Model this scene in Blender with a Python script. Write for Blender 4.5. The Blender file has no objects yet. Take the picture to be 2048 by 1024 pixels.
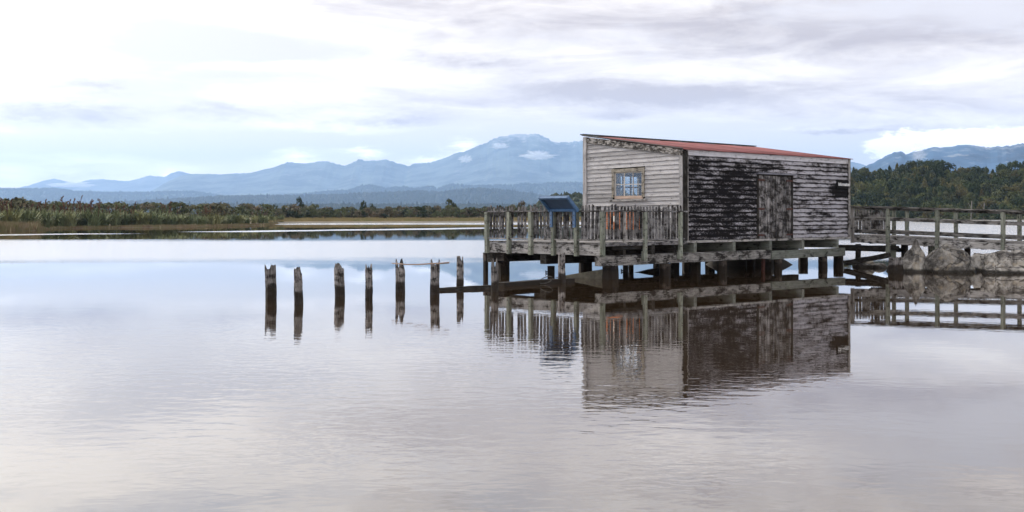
import bpy, bmesh, math, random
import numpy as np
from mathutils import Vector, Matrix, noise as mnoise

random.seed(7)
S = bpy.context.scene
COL = S.collection
R = math.radians

# ------------------------------------------------------------------ camera, sky, sun, exposure
FPX, CX, HZ, CAMZ = 2450.0, 1024.0, 430.0, 1.65      # focal length in photo pixels, principal column, horizon row
cam = bpy.data.cameras.new('camera'); camo = bpy.data.objects.new('camera', cam); COL.objects.link(camo)
camo.location = (0, 0, CAMZ); camo.rotation_euler = (R(90), 0, 0)
cam.sensor_width = 36; cam.lens = FPX / 2048 * 36
cam.shift_y = -(512 - HZ) / 2048
cam.clip_start = 0.1; cam.clip_end = 120000
S.camera = camo
S.view_settings.view_transform = 'Standard'; S.view_settings.look = 'None'
S.view_settings.gamma = 1; S.view_settings.use_curve_mapping = False
S.view_settings.exposure = 0.46
S.cycles.use_denoising = True
S.cycles.max_bounces = 8; S.cycles.transparent_max_bounces = 12
S.cycles.volume_bounces = 3
S.cycles.sample_clamp_indirect = 4.0

SUN_AZ, SUN_EL = R(-55), R(24)                         # sun to the left, a little beyond the picture
SDIR = Vector((math.sin(SUN_AZ) * math.cos(SUN_EL), math.cos(SUN_AZ) * math.cos(SUN_EL), math.sin(SUN_EL)))
sl = bpy.data.lights.new('sun', 'SUN'); slo = bpy.data.objects.new('sun', sl); COL.objects.link(slo)
sl.energy = 2.3; sl.angle = R(10); sl.color = (1.0, 0.93, 0.84)
slo.rotation_euler = (-SDIR).to_track_quat('-Z', 'Y').to_euler()
slo.location = (-60, 30, 60)


class NT:
    """small helper for building node trees"""
    def __init__(self, tree):
        self.t = tree; self.n = tree.nodes; self.l = tree.links

    def new(self, typ, **kw):
        nd = self.n.new(typ)
        for k, v in kw.items(): setattr(nd, k, v)
        return nd

    def put(self, sock, val):
        if val is None: return
        if hasattr(val, 'is_linked') or isinstance(val, bpy.types.NodeSocket): self.l.new(val, sock)
        else:
            if isinstance(val, (int, float)) and hasattr(sock.default_value, '__len__'):
                sock.default_value = (val,) * len(sock.default_value)
            elif hasattr(sock.default_value, '__len__') and len(sock.default_value) == 4 and len(val) == 3:
                sock.default_value = (*val, 1)
            else: sock.default_value = val

    def math(self, op, a, b=None, c=None, clamp=False):
        nd = self.new('ShaderNodeMath', operation=op, use_clamp=clamp)
        for i, x in enumerate((a, b, c)):
            if x is not None: self.put(nd.inputs[i], x)
        return nd.outputs[0]

    def vmath(self, op, a, b=None):
        nd = self.new('ShaderNodeVectorMath', operation=op)
        self.put(nd.inputs[0], a)
        if b is not None: self.put(nd.inputs[1], b)
        return nd.outputs['Value'] if op in ('DOT_PRODUCT', 'LENGTH') else nd.outputs[0]

    def mapping(self, v, loc=(0, 0, 0), rot=(0, 0, 0), scale=(1, 1, 1), typ='POINT'):
        nd = self.new('ShaderNodeMapping', vector_type=typ)
        self.put(nd.inputs['Vector'], v)
        nd.inputs['Location'].default_value = loc
        if typ != 'NORMAL': nd.inputs['Rotation'].default_value = rot
        nd.inputs['Scale'].default_value = scale
        return nd.outputs[0]

    def noise(self, v, scale=1, detail=4, rough=.55, dist=0, color=False):
        nd = self.new('ShaderNodeTexNoise')
        self.put(nd.inputs['Vector'], v)
        nd.inputs['Scale'].default_value = scale; nd.inputs['Detail'].default_value = detail
        nd.inputs['Roughness'].default_value = rough; nd.inputs['Distortion'].default_value = dist
        return nd.outputs['Color' if color else 'Fac']

    def ramp(self, v, a, b, lo=0., hi=1., smooth=True):
        nd = self.new('ShaderNodeMapRange', interpolation_type='SMOOTHSTEP' if smooth else 'LINEAR')
        self.put(nd.inputs[0], v)
        for i, x in enumerate((a, b, lo, hi)): self.put(nd.inputs[1 + i], x)
        return nd.outputs[0]

    def cramp(self, v, stops):
        nd = self.new('ShaderNodeValToRGB'); self.put(nd.inputs[0], v)
        e = nd.color_ramp.elements
        while len(e) < len(stops): e.new(.5)
        for k, (p, c) in enumerate(stops):
            e[k].position = p; e[k].color = (*c, 1)
        return nd.outputs[0]

    def mix(self, fac, a, b, mode='MIX'):
        nd = self.new('ShaderNodeMix', data_type='RGBA', blend_type=mode)
        self.put(nd.inputs[0], fac); self.put(nd.inputs[6], a); self.put(nd.inputs[7], b)
        return nd.outputs[2]

    def sep(self, v):
        nd = self.new('ShaderNodeSeparateXYZ'); self.put(nd.inputs[0], v); return nd.outputs

    def comb(self, x, y, z):
        nd = self.new('ShaderNodeCombineXYZ')
        for i, a in enumerate((x, y, z)): self.put(nd.inputs[i], a)
        return nd.outputs[0]


# ---- the world: Nishita sky with stratocumulus over it, brighter towards the sun
W = bpy.data.worlds.new('World'); S.world = W; W.use_nodes = True
W.node_tree.nodes.clear()
w = NT(W.node_tree)
SKY_STRENGTH = 0.1
sky = w.new('ShaderNodeTexSky', sky_type='NISHITA')
sky.sun_disc = False; sky.sun_elevation = SUN_EL; sky.sun_rotation = SUN_AZ
sky.air_density = 1.0; sky.dust_density = 0.6; sky.ozone_density = 1.5
dirv = w.new('ShaderNodeTexCoord').outputs['Generated']
dx, dy, dz = w.sep(dirv)
az = w.math('ARCTAN2', dx, dy); el = w.math('ARCSINE', dz)
warp = w.noise(w.mapping(dirv, scale=(9, 9, 34)), 1, 5, .6, color=True)
wx, wy, wz = w.sep(warp)
azw = w.math('MULTIPLY_ADD', w.math('SUBTRACT', wx, .5), .10, az)
elw = w.math('MULTIPLY_ADD', w.math('SUBTRACT', wy, .5), .020, el)
pos = w.comb(azw, elw, 0)


def feats(lst, base):
    acc = base
    for (x, y, rx, ry, k) in lst:
        a = math.atan((x - CX) / FPX); e = math.atan((HZ - y) / FPX) * math.cos(a)
        m = w.mapping(pos, loc=(a, e, 0), scale=(2 * rx / FPX, 2 * ry / FPX, 1), typ='TEXTURE')
        g = w.new('ShaderNodeTexGradient', gradient_type='QUADRATIC_SPHERE'); w.l.new(m, g.inputs[0])
        acc = w.math('MULTIPLY_ADD', g.outputs['Fac'], k, acc)
    return acc


COVER = [(430, 95, 230, 60, -.75), (560, 122, 260, 45, -.3), (600, 292, 480, 40, -.9), (280, 300, 260, 30, -.45), (1000, 290, 250, 40, -.7),
         (1400, 268, 420, 36, -1.0), (1720, 292, 200, 40, -.8), (1290, 112, 90, 35, -.4), (1000, 60, 120, 40, -.15),
         (340, 700 - 560, 150, 40, -.2), (600, 312, 80, 22, .75), (735, 305, 60, 18, .7), (930, 290, 70, 26, .8), (850, 318, 80, 14, .5),
         (620, 258, 380, 20, .5), (430, 300, 230, 9, .5), (560, 134, 260, 13, .6), (1660, 262, 220, 8, .9), (1800, 255, 250, 10, .5),
         (2048, 240, 260, 30, .6), (1300, 190, 500, 60, .4), (60, 340, 300, 60, .3), (1850, 20, 250, 60, -.10),
         (480, 5, 200, 40, .3), (1980, -40, 160, 60, -.35), (330, -160, 300, 60, -.1)]
SHADE = [(660, 28, 170, 42, .55), (960, 128, 190, 18, .75), (1350, 190, 330, 30, .95), (1090, 172, 280, 40, .5), (245, 172, 150, 20, 1.0),
         (110, 226, 200, 20, 1.0), (430, 222, 280, 24, .9), (800, 243, 150, 11, .65), (1750, 215, 400, 30, .5), (1235, 233, 80, 13, .6),
         (1680, 263, 220, 9, .8), (1400, 55, 420, 60, .6), (1800, 95, 380, 60, .55), (1950, 20, 250, 60, .55), (1210, 35, 330, 60, .5),
         (1130, 108, 150, 40, -.4), (1560, 140, 260, 38, -.45), (620, 262, 330, 14, -.5), (1900, 150, 300, 30, -.1),
         (0, 30, 460, 150, -.5), (900, -8, 300, 30, .6), (720, -75, 190, 38, -.6), (1500, -110, 700, 60, .45), (250, -110, 620, 150, -.6), (1000, -150, 260, 40, .3),
         (1350, -35, 250, 35, -.35), (1900, -20, 220, 70, .45), (560, 134, 240, 12, -.4), (300, 256, 330, 12, .6), (150, 290, 250, 10, .55), (870, 205, 300, 18, .25)]
nz1 = w.noise(w.mapping(dirv, scale=(5, 5, 26)), 1, 7, .58, .6)
nz2 = w.noise(w.mapping(dirv, loc=(3.1, 1.7, .4), scale=(8, 8, 46)), 1, 7, .6, .8)
nz3 = w.noise(w.mapping(dirv, loc=(1.1, 5.7, 2.4), scale=(26, 26, 120)), 1, 6, .6, .5)
cov = feats(COVER, w.math('MULTIPLY_ADD', nz3, .35, w.math('MULTIPLY_ADD', nz1, 1.5, -.18)))
pos = w.comb(w.math('MULTIPLY_ADD', w.math('SUBTRACT', nz3, .5), .012, az), w.math('MULTIPLY_ADD', w.math('SUBTRACT', w.noise(w.mapping(dirv, scale=(60, 60, 150)), 1, 6, .65), .5), .016, el), 0)
BANK = [(1785, 291, 62, 30, 1.5), (1830, 296, 60, 26, 1.3), (1885, 285, 90, 20, 1.3), (1960, 281, 120, 26, 1.5), (2050, 280, 130, 22, 1.3), (1730, 303, 22, 9, .5), (1400, 0, 1, 1, 0),
        (600, 312, 75, 22, 1.1), (735, 306, 55, 18, 1.0), (928, 293, 66, 28, 1.2), (850, 320, 70, 14, .9), (480, 338, 40, 10, .5), (340, 350, 34, 18, 1.0), (1000, 320, 1, 1, 0)]
bank = w.ramp(feats(BANK, w.math('MULTIPLY_ADD', nz3, 1.5, -.78)), .30, 1.0)
cover = w.math('MAXIMUM', w.ramp(cov, .30, .86), bank)
shd = feats(SHADE, w.math('MULTIPLY_ADD', nz3, .55, w.math('MULTIPLY_ADD', nz2, 1.9, -1.07)))
shade = w.math('MULTIPLY', w.ramp(shd, -.05, 1.0, smooth=False), w.math('MULTIPLY_ADD', bank, -.9, 1.0))
sdot = w.math('MAXIMUM', w.vmath('DOT_PRODUCT', dirv, tuple(SDIR)), 0)
glow = w.math('ADD', w.math('MULTIPLY', w.math('POWER', sdot, 6), .95), w.math('MULTIPLY', w.math('POWER', sdot, 40), 3.0))
K = 1 / SKY_STRENGTH
low = w.ramp(el, .06, .45, 1, 0)                                  # the light is a little warmer low down
lit = w.mix(low, (1.03 * K, .98 * K, .93 * K), (1.22 * K, 1.08 * K, .92 * K))
lit = w.mix(glow, lit, (1.9 * K, 1.8 * K, 1.65 * K))
drk = w.mix(low, (.49 * K, .455 * K, .47 * K), (.55 * K, .42 * K, .33 * K))
lit = w.mix(bank, lit, (1.75 * K, 1.62 * K, 1.46 * K))
cloud = w.mix(shade, lit, drk)
blue = w.mix(1.0, sky.outputs[0], (1.0, 1.0, 1.0), 'MULTIPLY')
veil = w.mix(low, (.62 * K, .76 * K, .95 * K), (.96 * K, .79 * K, .66 * K))
blue = w.mix(0.82, blue, veil)            # thin high veil over the blue
col = w.mix(cover, blue, cloud)
gl = w.math('MULTIPLY_ADD', glow, .55, 1.0)
col = w.mix(1.0, col, w.comb(gl, gl, w.math('MULTIPLY_ADD', glow, .50, 1.0)), 'MULTIPLY')
hb = w.ramp(el, .0, .14, 1.42, 1.0)
col = w.mix(1.0, col, w.comb(hb, hb, hb), 'MULTIPLY')
bg = w.new('ShaderNodeBackground'); w.l.new(col, bg.inputs[0]); bg.inputs[1].default_value = SKY_STRENGTH
wo = w.new('ShaderNodeOutputWorld'); w.l.new(bg.outputs[0], wo.inputs['Surface'])

# ------------------------------------------------------------------ geometry of the place
def gp(x, q):                         # a point of the water plane seen in photo column x, q rows below the horizon
    return Vector(((x - CX) * CAMZ / q, FPX * CAMZ / q, 0))
C0 = gp(1205, 130)                    # near corner of the wharf
UD = Vector((2523, FPX, 0)).normalized(); VD = Vector((-UD.y, UD.x, 0))
ANG = math.atan2(UD.y, UD.x)
def along(p, d, x):                   # distance along d from p to the photo column x
    k = (x - CX) / FPX
    return -(p.x - k * p.y) / (d.x - k * d.y)
def hp(u, v, z=0): return C0 + UD * u + VD * v + Vector((0, 0, z))
def zat(y, P): return CAMZ - (y - HZ) * P.y / FPX
def uv_of(P):
    d = P - C0; return d.dot(UD), d.dot(VD)
UN = along(C0, UD, 1370); UF = along(C0, UD, 1700.5)
VB = along(hp(UN, 0), VD, 1169.5); VA = along(C0, VD, 973)
print('dims: deck depth %.2f width %.2f shed %.2f x %.2f' % (UN, VA, UF - UN, VB))

# ------------------------------------------------------------------ object helpers
def tag(o, label=None, cat=None, group=None, kind=None):
    if label: o['label'] = label
    if cat: o['category'] = cat
    if group: o['group'] = group
    if kind: o['kind'] = kind
    return o
def thing(name, label, cat, loc=(0, 0, 0), rz=0, group=None):
    o = bpy.data.objects.new(name, None); COL.objects.link(o)
    o.location = loc; o.rotation_euler = (0, 0, rz); o.empty_display_size = .2
    return tag(o, label, cat, group)
def hthing(name, label, cat, u=0, v=0, group=None):                # a thing in the wharf's own axes
    o = thing(name, label, cat, hp(u, v), ANG, group); o['_u'] = u; o['_v'] = v
    return o
def link(name, me, parent=None, loc=None, rot=None):
    o = bpy.data.objects.new(name, me); COL.objects.link(o)
    if parent: o.parent = parent
    if loc is not None: o.location = loc
    if rot is not None: o.rotation_euler = rot
    return o

class MB:
    """collects faces with UVs in metres (u along the grain)"""
    def __init__(self, off=(0, 0, 0)):
        self.v = []; self.f = []; self.uv = []; self.off = Vector(off); self.smooth = False
    def poly(self, pts, uvs=None):
        i = len(self.v); self.v += [tuple(Vector(p) - self.off) for p in pts]
        self.f.append(tuple(range(i, i + len(pts)))); self.uv.append(uvs or [(0, 0)] * len(pts))
    def rings(self, rings, us, closed=True, caps=True, vo=0.):
        """lofts rings of points; uv u from us, v is the girth"""
        n = len(rings[0]); b = len(self.v)
        for r in rings: self.v += [tuple(Vector(p) - self.off) for p in r]
        g = [0.]
        r0 = [Vector(p) for p in rings[0]]
        for k in range(n): g.append(g[-1] + (r0[(k + 1) % n] - r0[k]).length)
        for i in range(len(rings) - 1):
            for k in range(n if closed else n - 1):
                k2 = (k + 1) % n
                self.f.append((b + i * n + k, b + i * n + k2, b + (i + 1) * n + k2, b + (i + 1) * n + k))
                self.uv.append([(us[i], g[k] + vo), (us[i], g[k + 1] + vo), (us[i + 1], g[k + 1] + vo), (us[i + 1], g[k] + vo)])
        if caps:
            for i, rev in ((0, True), (len(rings) - 1, False)):
                idx = [b + i * n + k for k in range(n)]
                uv = [(us[i] + .02 * (k % 2), g[k] * .3 + vo) for k in range(n)]
                self.f.append(tuple(reversed(idx)) if rev else tuple(idx)); self.uv.append(list(reversed(uv)) if rev else uv)
    def beam(self, p0, p1, w_, h_, up=(0, 0, 1), seg=1, jit=0., ch=0.004):
        """a timber from p0 to p1, w_ wide across and h_ high along up, edges eased"""
        p0 = Vector(p0); p1 = Vector(p1); d = (p1 - p0); L = d.length; d.normalize()
        up = Vector(up); up = (up - d * up.dot(d)).normalized(); s = d.cross(up)
        u0 = random.random() * 20; vo = random.random() * 20
        a, b_ = w_ / 2, h_ / 2; c = min(ch, a * .4, b_ * .4)
        prof = [(-a + c, -b_), (a - c, -b_), (a, -b_ + c), (a, b_ - c), (a - c, b_), (-a + c, b_), (-a, b_ - c), (-a, -b_ + c)]
        rings, us = [], []
        for i in range(seg + 1):
            t = i / seg; o = p0 + d * L * t
            if jit and 0 < i < seg: o = o + s * random.uniform(-jit, jit) + up * random.uniform(-jit, jit)
            rings.append([o + s * (x + random.uniform(-jit, jit) * .4) + up * (y + random.uniform(-jit, jit) * .4) for x, y in prof])
            us.append(u0 + L * t)
        self.rings(rings, us, vo=vo)
        return self
    def box(self, c, d):
        x, y, z = c; X, Y, Z = d
        ax = max(range(3), key=lambda i: d[i])
        if ax == 0: return self.beam((x - X / 2, y, z), (x + X / 2, y, z), Y, Z)
        if ax == 1: return self.beam((x, y - Y / 2, z), (x, y + Y / 2, z), X, Z)
        return self.beam((x, y, z - Z / 2), (x, y, z + Z / 2), X, Y, up=(0, 1, 0))
    def mesh(self, name, mat):
        me = bpy.data.meshes.new(name); me.from_pydata(self.v, [], self.f)
        ul = me.uv_layers.new(name='UVMap')
        ul.data.foreach_set('uv', np.array([c for f in self.uv for c in f], dtype=np.float32).ravel())
        if mat: me.materials.append(mat)
        if self.smooth: me.polygons.foreach_set('use_smooth', [True] * len(me.polygons))
        me.update(); return me
    def build(self, name, mat, parent=None, loc=None, rot=None):
        return link(name, self.mesh(name, mat), parent, loc, rot)

# ------------------------------------------------------------------ materials
MATS = {}
def mat(name):
    m = bpy.data.materials.new(name); m.use_nodes = True
    m.node_tree.nodes.clear(); t = NT(m.node_tree)
    out = t.new('ShaderNodeOutputMaterial'); p = t.new('ShaderNodeBsdfPrincipled')
    t.l.new(p.outputs[0], out.inputs['Surface'])
    MATS[name] = m
    return m, t, p, out
def bump(t, p, h, strength=.5, dist=.004):
    b = t.new('ShaderNodeBump'); b.inputs['Strength'].default_value = strength; b.inputs['Distance'].default_value = dist
    t.l.new(h, b.inputs['Height']); t.l.new(b.outputs[0], p.inputs['Normal'])

def wood(name, light, mid, dark, mold=.35, mold_scale=3., tide=None, green=0., grain=45., rough=.85):
    m, t, p, o = mat(name)
    uv = t.new('ShaderNodeUVMap').outputs[0]
    geo = t.new('ShaderNodeNewGeometry').outputs['Position']
    rnd = t.new('ShaderNodeObjectInfo').outputs['Random']
    uvr = t.vmath('ADD', uv, t.comb(t.math('MULTIPLY', rnd, 37.), t.math('MULTIPLY', rnd, 13.), 0))
    g = t.noise(t.mapping(uvr, scale=(1.6, grain, 1)), 1, 6, .62, .3)
    g2 = t.noise(t.mapping(uvr, scale=(2.2, 6, 1)), 1.4, 6, .6)
    v = t.math('ADD', t.math('MULTIPLY', g, .62), t.math('MULTIPLY', g2, .46))
    c = t.cramp(v, [(.30, dark), (.50, mid), (.68, light)])
    rb = t.math('MULTIPLY_ADD', rnd, .5, .72)
    c = t.mix(1., c, t.comb(rb, rb, rb), 'MULTIPLY')
    if green:
        gn = t.ramp(t.noise(geo, 5, 5, .6), .42, .65, 0, green)
        c = t.mix(gn, c, (.17, .21, .15))
    mo = t.noise(t.mapping(geo, scale=(1, 1, 1.6)), mold_scale, 9, .68)
    mo2 = t.noise(t.mapping(uvr, scale=(3, 22, 1)), 2, 6, .65)
    mv = t.math('ADD', t.math('MULTIPLY', mo, .65), t.math('MULTIPLY', mo2, .38))
    mf = t.ramp(mv, .62 - mold * .28, .70 - mold * .22, 0, .93)
    c = t.mix(mf, c, (.014, .012, .011))
    # checks and splits along the grain
    ck = t.noise(t.mapping(uvr, scale=(.9, grain * 1.7, 1)), 1, 3, .5)
    c = t.mix(t.ramp(ck, .35, .30, 0, .8), c, (.012, .010, .009))
    rr = rough
    if tide is not None:
        z = t.sep(geo)[2]
        zz = t.math('ADD', z, t.math('MULTIPLY', t.math('SUBTRACT', t.noise(geo, 7, 4, .6), .5), .16))
        wf = t.ramp(zz, tide - .03, tide + .05, .93, 0)
        c = t.mix(wf, c, (.022, .017, .013))
        rr = t.math('MULTIPLY_ADD', wf, -.35, rough)
    t.put(p.inputs['Base Color'], c); t.put(p.inputs['Roughness'], rr)
    p.inputs['Specular IOR Level'].default_value = .06
    bump(t, p, t.math('ADD', v, t.math('MULTIPLY', ck, .8)), .7, .005)
    return m

wood('grey_wood', (.42, .40, .385), (.235, .222, .215), (.07, .064, .062), .38, 4.)
wood('gable_wood', (.55, .535, .54), (.315, .303, .306), (.085, .078, .078), .17, 6.)
wood('picket_wood', (.33, .32, .325), (.125, .12, .122), (.022, .02, .02), .54, 3.2)
wood('rail_wood', (.34, .325, .31), (.15, .142, .136), (.03, .027, .026), .50, 2.5)
wood('post_wood', (.34, .35, .30), (.18, .19, .16), (.055, .058, .048), .32, 6., green=.2)
wood('pale_fascia', (.52, .495, .48), (.34, .325, .315), (.08, .073, .07), .46, 3.5)
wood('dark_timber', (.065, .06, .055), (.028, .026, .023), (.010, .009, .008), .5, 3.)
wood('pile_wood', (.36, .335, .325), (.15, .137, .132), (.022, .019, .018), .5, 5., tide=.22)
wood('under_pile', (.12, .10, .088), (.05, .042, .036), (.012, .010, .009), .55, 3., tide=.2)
wood('stick_wood', (.50, .38, .31), (.36, .27, .22), (.16, .12, .10), .08, 5.)
wood('frame_wood', (.36, .33, .28), (.24, .215, .18), (.07, .06, .05), .40, 6.)
wood('sash_paint', (.66, .63, .60), (.52, .49, .46), (.26, .24, .22), .05, 6.)
wood('door_wood', (.40, .38, .38), (.17, .16, .16), (.022, .02, .02), .60, 3., grain=34.)
wood('green_beam', (.25, .255, .235), (.155, .16, .142), (.05, .051, .045), .26, 3., green=.22)
wood('barge_wood', (.60, .57, .54), (.36, .335, .315), (.08, .072, .066), .66, 7.)
wood('pale_paint', (.60, .585, .63), (.46, .45, .48), (.26, .25, .27), .22, 5.)
wood('orange_slat', (.62, .23, .10), (.50, .17, .07), (.28, .09, .04), .08, 5.)

def long_wall_mat():
    """peeling pale paint with black mould, worst on the left half and along the lower edge of each board"""
    m, t, p, o = mat('mouldy_paint')
    uv = t.new('ShaderNodeUVMap').outputs[0]
    u, bz, _ = t.sep(uv)                      # metres along the wall, 0..1 across the board
    geo = t.new('ShaderNodeNewGeometry').outputs['Position']
    z = t.sep(geo)[2]
    rnd = t.new('ShaderNodeObjectInfo').outputs['Random']
    P = t.comb(u, z, t.math('MULTIPLY', rnd, 3.))
    big = t.noise(t.mapping(P, scale=(.55, 1.5, .4)), 1, 4, .6)
    Pb = t.comb(t.math('MULTIPLY_ADD', rnd, 23., u), t.math('MULTIPLY', bz, .13), t.math('MULTIPLY', rnd, 41.))     # each board peels on its own
    mid = t.noise(t.mapping(Pb, scale=(1.9, 9., 1)), 1, 7, .68, .4)
    fin = t.noise(t.mapping(Pb, scale=(15., 34., 1)), 1, 6, .7)
    left = t.ramp(u, 3.7, 5.2, .130, .022)
    mz = t.math('MULTIPLY', t.ramp(z, 2.9, 3.4, 1, 0), left)
    rt = t.ramp(u, 8.1, 9.0, 0, .13)
    mz2 = t.math('ADD', mz, rt)
    sx = t.math('DIVIDE', t.math('SUBTRACT', u, 8.05), .75); sy = t.math('DIVIDE', t.math('SUBTRACT', z, 2.45), .32)
    blot = t.ramp(t.math('ADD', t.math('MULTIPLY', sx, sx), t.math('MULTIPLY', sy, sy)), 0, 1.3, .22, 0)
    edge = t.math('ADD', t.ramp(bz, .55, 1.0, -.03, .17), t.ramp(bz, .22, 0, 0, .16))
    tot = t.math('ADD', t.math('ADD', t.math('MULTIPLY_ADD', big, .32, .115), t.math('MULTIPLY', mid, .62)), t.math('MULTIPLY', t.math('SUBTRACT', fin, .15), .45))
    tot = t.math('ADD', tot, t.math('ADD', t.math('ADD', mz2, blot), edge))
    msk0 = t.ramp(tot, .70, .80, 0, .72); msk = t.ramp(tot, .765, .875, 0, .98)
    g = t.noise(t.mapping(uv, scale=(1.5, 9, 1)), 1.5, 6, .6)
    paint = t.cramp(g, [(.3, (.29, .28, .305)), (.7, (.50, .485, .53))])
    rb = t.math('MULTIPLY_ADD', rnd, .35, .80)
    paint = t.mix(1., paint, t.comb(rb, rb, rb), 'MULTIPLY')
    bare = t.ramp(mid, .50, .62, 0, .6)
    c = t.mix(bare, paint, (.20, .18, .175))
    c = t.mix(msk0, c, (.085, .078, .078))
    c = t.mix(msk, c, (.010, .009, .010))
    t.put(p.inputs['Base Color'], c); p.inputs['Roughness'].default_value = .8
    p.inputs['Specular IOR Level'].default_value = .05
    bump(t, p, t.math('SUBTRACT', fin, msk), .5, .004)
long_wall_mat()

def simple(name, c1, c2, scale=6., rough=.6, metal=0., spec=.4, bmp=.1, coord='geo'):
    m, t, p, o = mat(name)
    geo = t.new('ShaderNodeNewGeometry').outputs['Position']
    n = t.noise(geo, scale, 6, .62)
    rnd = t.new('ShaderNodeObjectInfo').outputs['Random']
    c = t.mix(t.ramp(n, .35, .65), c1, c2)
    rb = t.math('MULTIPLY_ADD', rnd, .25, .87)
    c = t.mix(1., c, t.comb(rb, rb, rb), 'MULTIPLY')
    t.put(p.inputs['Base Color'], c); p.inputs['Roughness'].default_value = rough
    p.inputs['Metallic'].default_value = metal; p.inputs['Specular IOR Level'].default_value = spec
    if bmp: bump(t, p, n, bmp, .01)
    return m
def roof_mat():
    m, t, p, o = mat('roof_red')
    uv = t.new('ShaderNodeUVMap').outputs[0]; geo = t.new('ShaderNodeNewGeometry').outputs['Position']
    rnd = t.new('ShaderNodeObjectInfo').outputs['Random']
    st = t.noise(t.vmath('ADD', t.mapping(uv, scale=(.5, 9, 1)), t.comb(t.math('MULTIPLY', rnd, 40.), 0, 0)), 1, 6, .65)
    bl = t.noise(geo, 1.6, 6, .65)
    c = t.mix(t.ramp(bl, .35, .65), (.30, .112, .112), (.215, .083, .08))
    c = t.mix(t.ramp(st, .52, .70, 0, .75), c, (.13, .055, .040))
    c = t.mix(t.ramp(t.noise(geo, 5, 6, .7), .60, .72, 0, .6), c, (.30, .21, .19))
    rb = t.math('MULTIPLY_ADD', rnd, .35, .80); c = t.mix(1., c, t.comb(rb, rb, rb), 'MULTIPLY')
    t.put(p.inputs['Base Color'], c); p.inputs['Roughness'].default_value = .7; p.inputs['Specular IOR Level'].default_value = .15
roof_mat()
simple('dark_flashing', (.045, .055, .052), (.025, .030, .028), 4., .5)
simple('blue_paint', (.07, .145, .27), (.045, .10, .20), 9., .4, bmp=.03)
simple('blue_board_back', (.04, .075, .14), (.03, .06, .115), 6., .5, bmp=.03)
simple('rusty_iron', (.085, .026, .018), (.035, .012, .009), 30., .8)
simple('black_rubber', (.016, .015, .014), (.03, .027, .024), 12., .7)
simple('rope', (.10, .095, .085), (.04, .037, .033), 40., .9)
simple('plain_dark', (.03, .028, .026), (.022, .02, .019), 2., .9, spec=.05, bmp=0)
simple('white_card', (.80, .78, .72), (.74, .72, .66), 5., .7, bmp=0)
simple('sign_black', (.010, .010, .011), (.016, .016, .017), 9., .8, spec=.05)
simple('sign_white', (.80, .80, .80), (.75, .75, .75), 9., .6, bmp=0)
simple('olive_slab', (.105, .095, .07), (.06, .053, .04), 6., .85, bmp=.4)
simple('head_metal', (.20, .20, .24), (.12, .12, .15), 5., .5, bmp=.05)

def glass():
    m, t, p, o = mat('window_glass')
    t.n.remove(p)
    tr = t.new('ShaderNodeBsdfTransparent'); gl = t.new('ShaderNodeBsdfGlossy'); gl.inputs['Roughness'].default_value = .02
    tr.inputs[0].default_value = (.93, .95, .96, 1)
    fr = t.new('ShaderNodeFresnel'); fr.inputs['IOR'].default_value = 1.45
    mx = t.new('ShaderNodeMixShader'); t.l.new(fr.outputs[0], mx.inputs[0])
    t.l.new(tr.outputs[0], mx.inputs[1]); t.l.new(gl.outputs[0], mx.inputs[2]); t.l.new(mx.outputs[0], o.inputs['Surface'])
glass()

def stone():
    m, t, p, o = mat('boulder_stone')
    geo = t.new('ShaderNodeNewGeometry').outputs['Position']; z = t.sep(geo)[2]
    rnd = t.new('ShaderNodeObjectInfo').outputs['Random']
    n1 = t.noise(geo, 2.6, 8, .68, .6); n2 = t.noise(geo, 11, 10, .8); n3 = t.noise(geo, 48, 5, .75)
    c = t.cramp(t.math('ADD', t.math('MULTIPLY', n1, .66), t.math('MULTIPLY', n2, .34)),
                [(.38, (.045, .040, .036)), (.47, (.15, .137, .125)), (.53, (.34, .315, .285)), (.62, (.58, .55, .51))])
    tn = t.math('MULTIPLY_ADD', rnd, .55, .68); c = t.mix(1., c, t.comb(tn, tn, tn), 'MULTIPLY')
    och = t.ramp(t.noise(geo, 2.6, 6, .65), .54, .66, 0, .45)
    c = t.mix(och, c, (.38, .30, .19))
    spk = t.ramp(n3, .60, .70, 0, .8); c = t.mix(spk, c, (.05, .045, .04))
    rg = t.math('ABSOLUTE', t.math('SUBTRACT', t.noise(t.mapping(geo, rot=(.3, .5, .8), scale=(1, 1.4, 2)), .75, 4, .55, .6), .5))
    c = t.mix(t.ramp(rg, .012, .002, 0, .8), c, (.025, .022, .02))
    wht = t.ramp(t.noise(geo, 24, 6, .7), .64, .72, 0, .7); c = t.mix(wht, c, (.56, .54, .50))
    zz = t.math('ADD', z, t.math('MULTIPLY', t.math('SUBTRACT', n1, .5), .1))
    wet = t.ramp(zz, .05, .13, .94, 0); c = t.mix(wet, c, (.022, .018, .013))
    t.put(p.inputs['Base Color'], c); t.put(p.inputs['Roughness'], t.math('MULTIPLY_ADD', wet, -.3, .85))
    p.inputs['Specular IOR Level'].default_value = .3
    bump(t, p, t.math('ADD', t.math('ADD', n2, t.math('MULTIPLY', n3, .35)), t.ramp(rg, 0, .03, 0, .6)), 1., .045)
stone()

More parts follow.
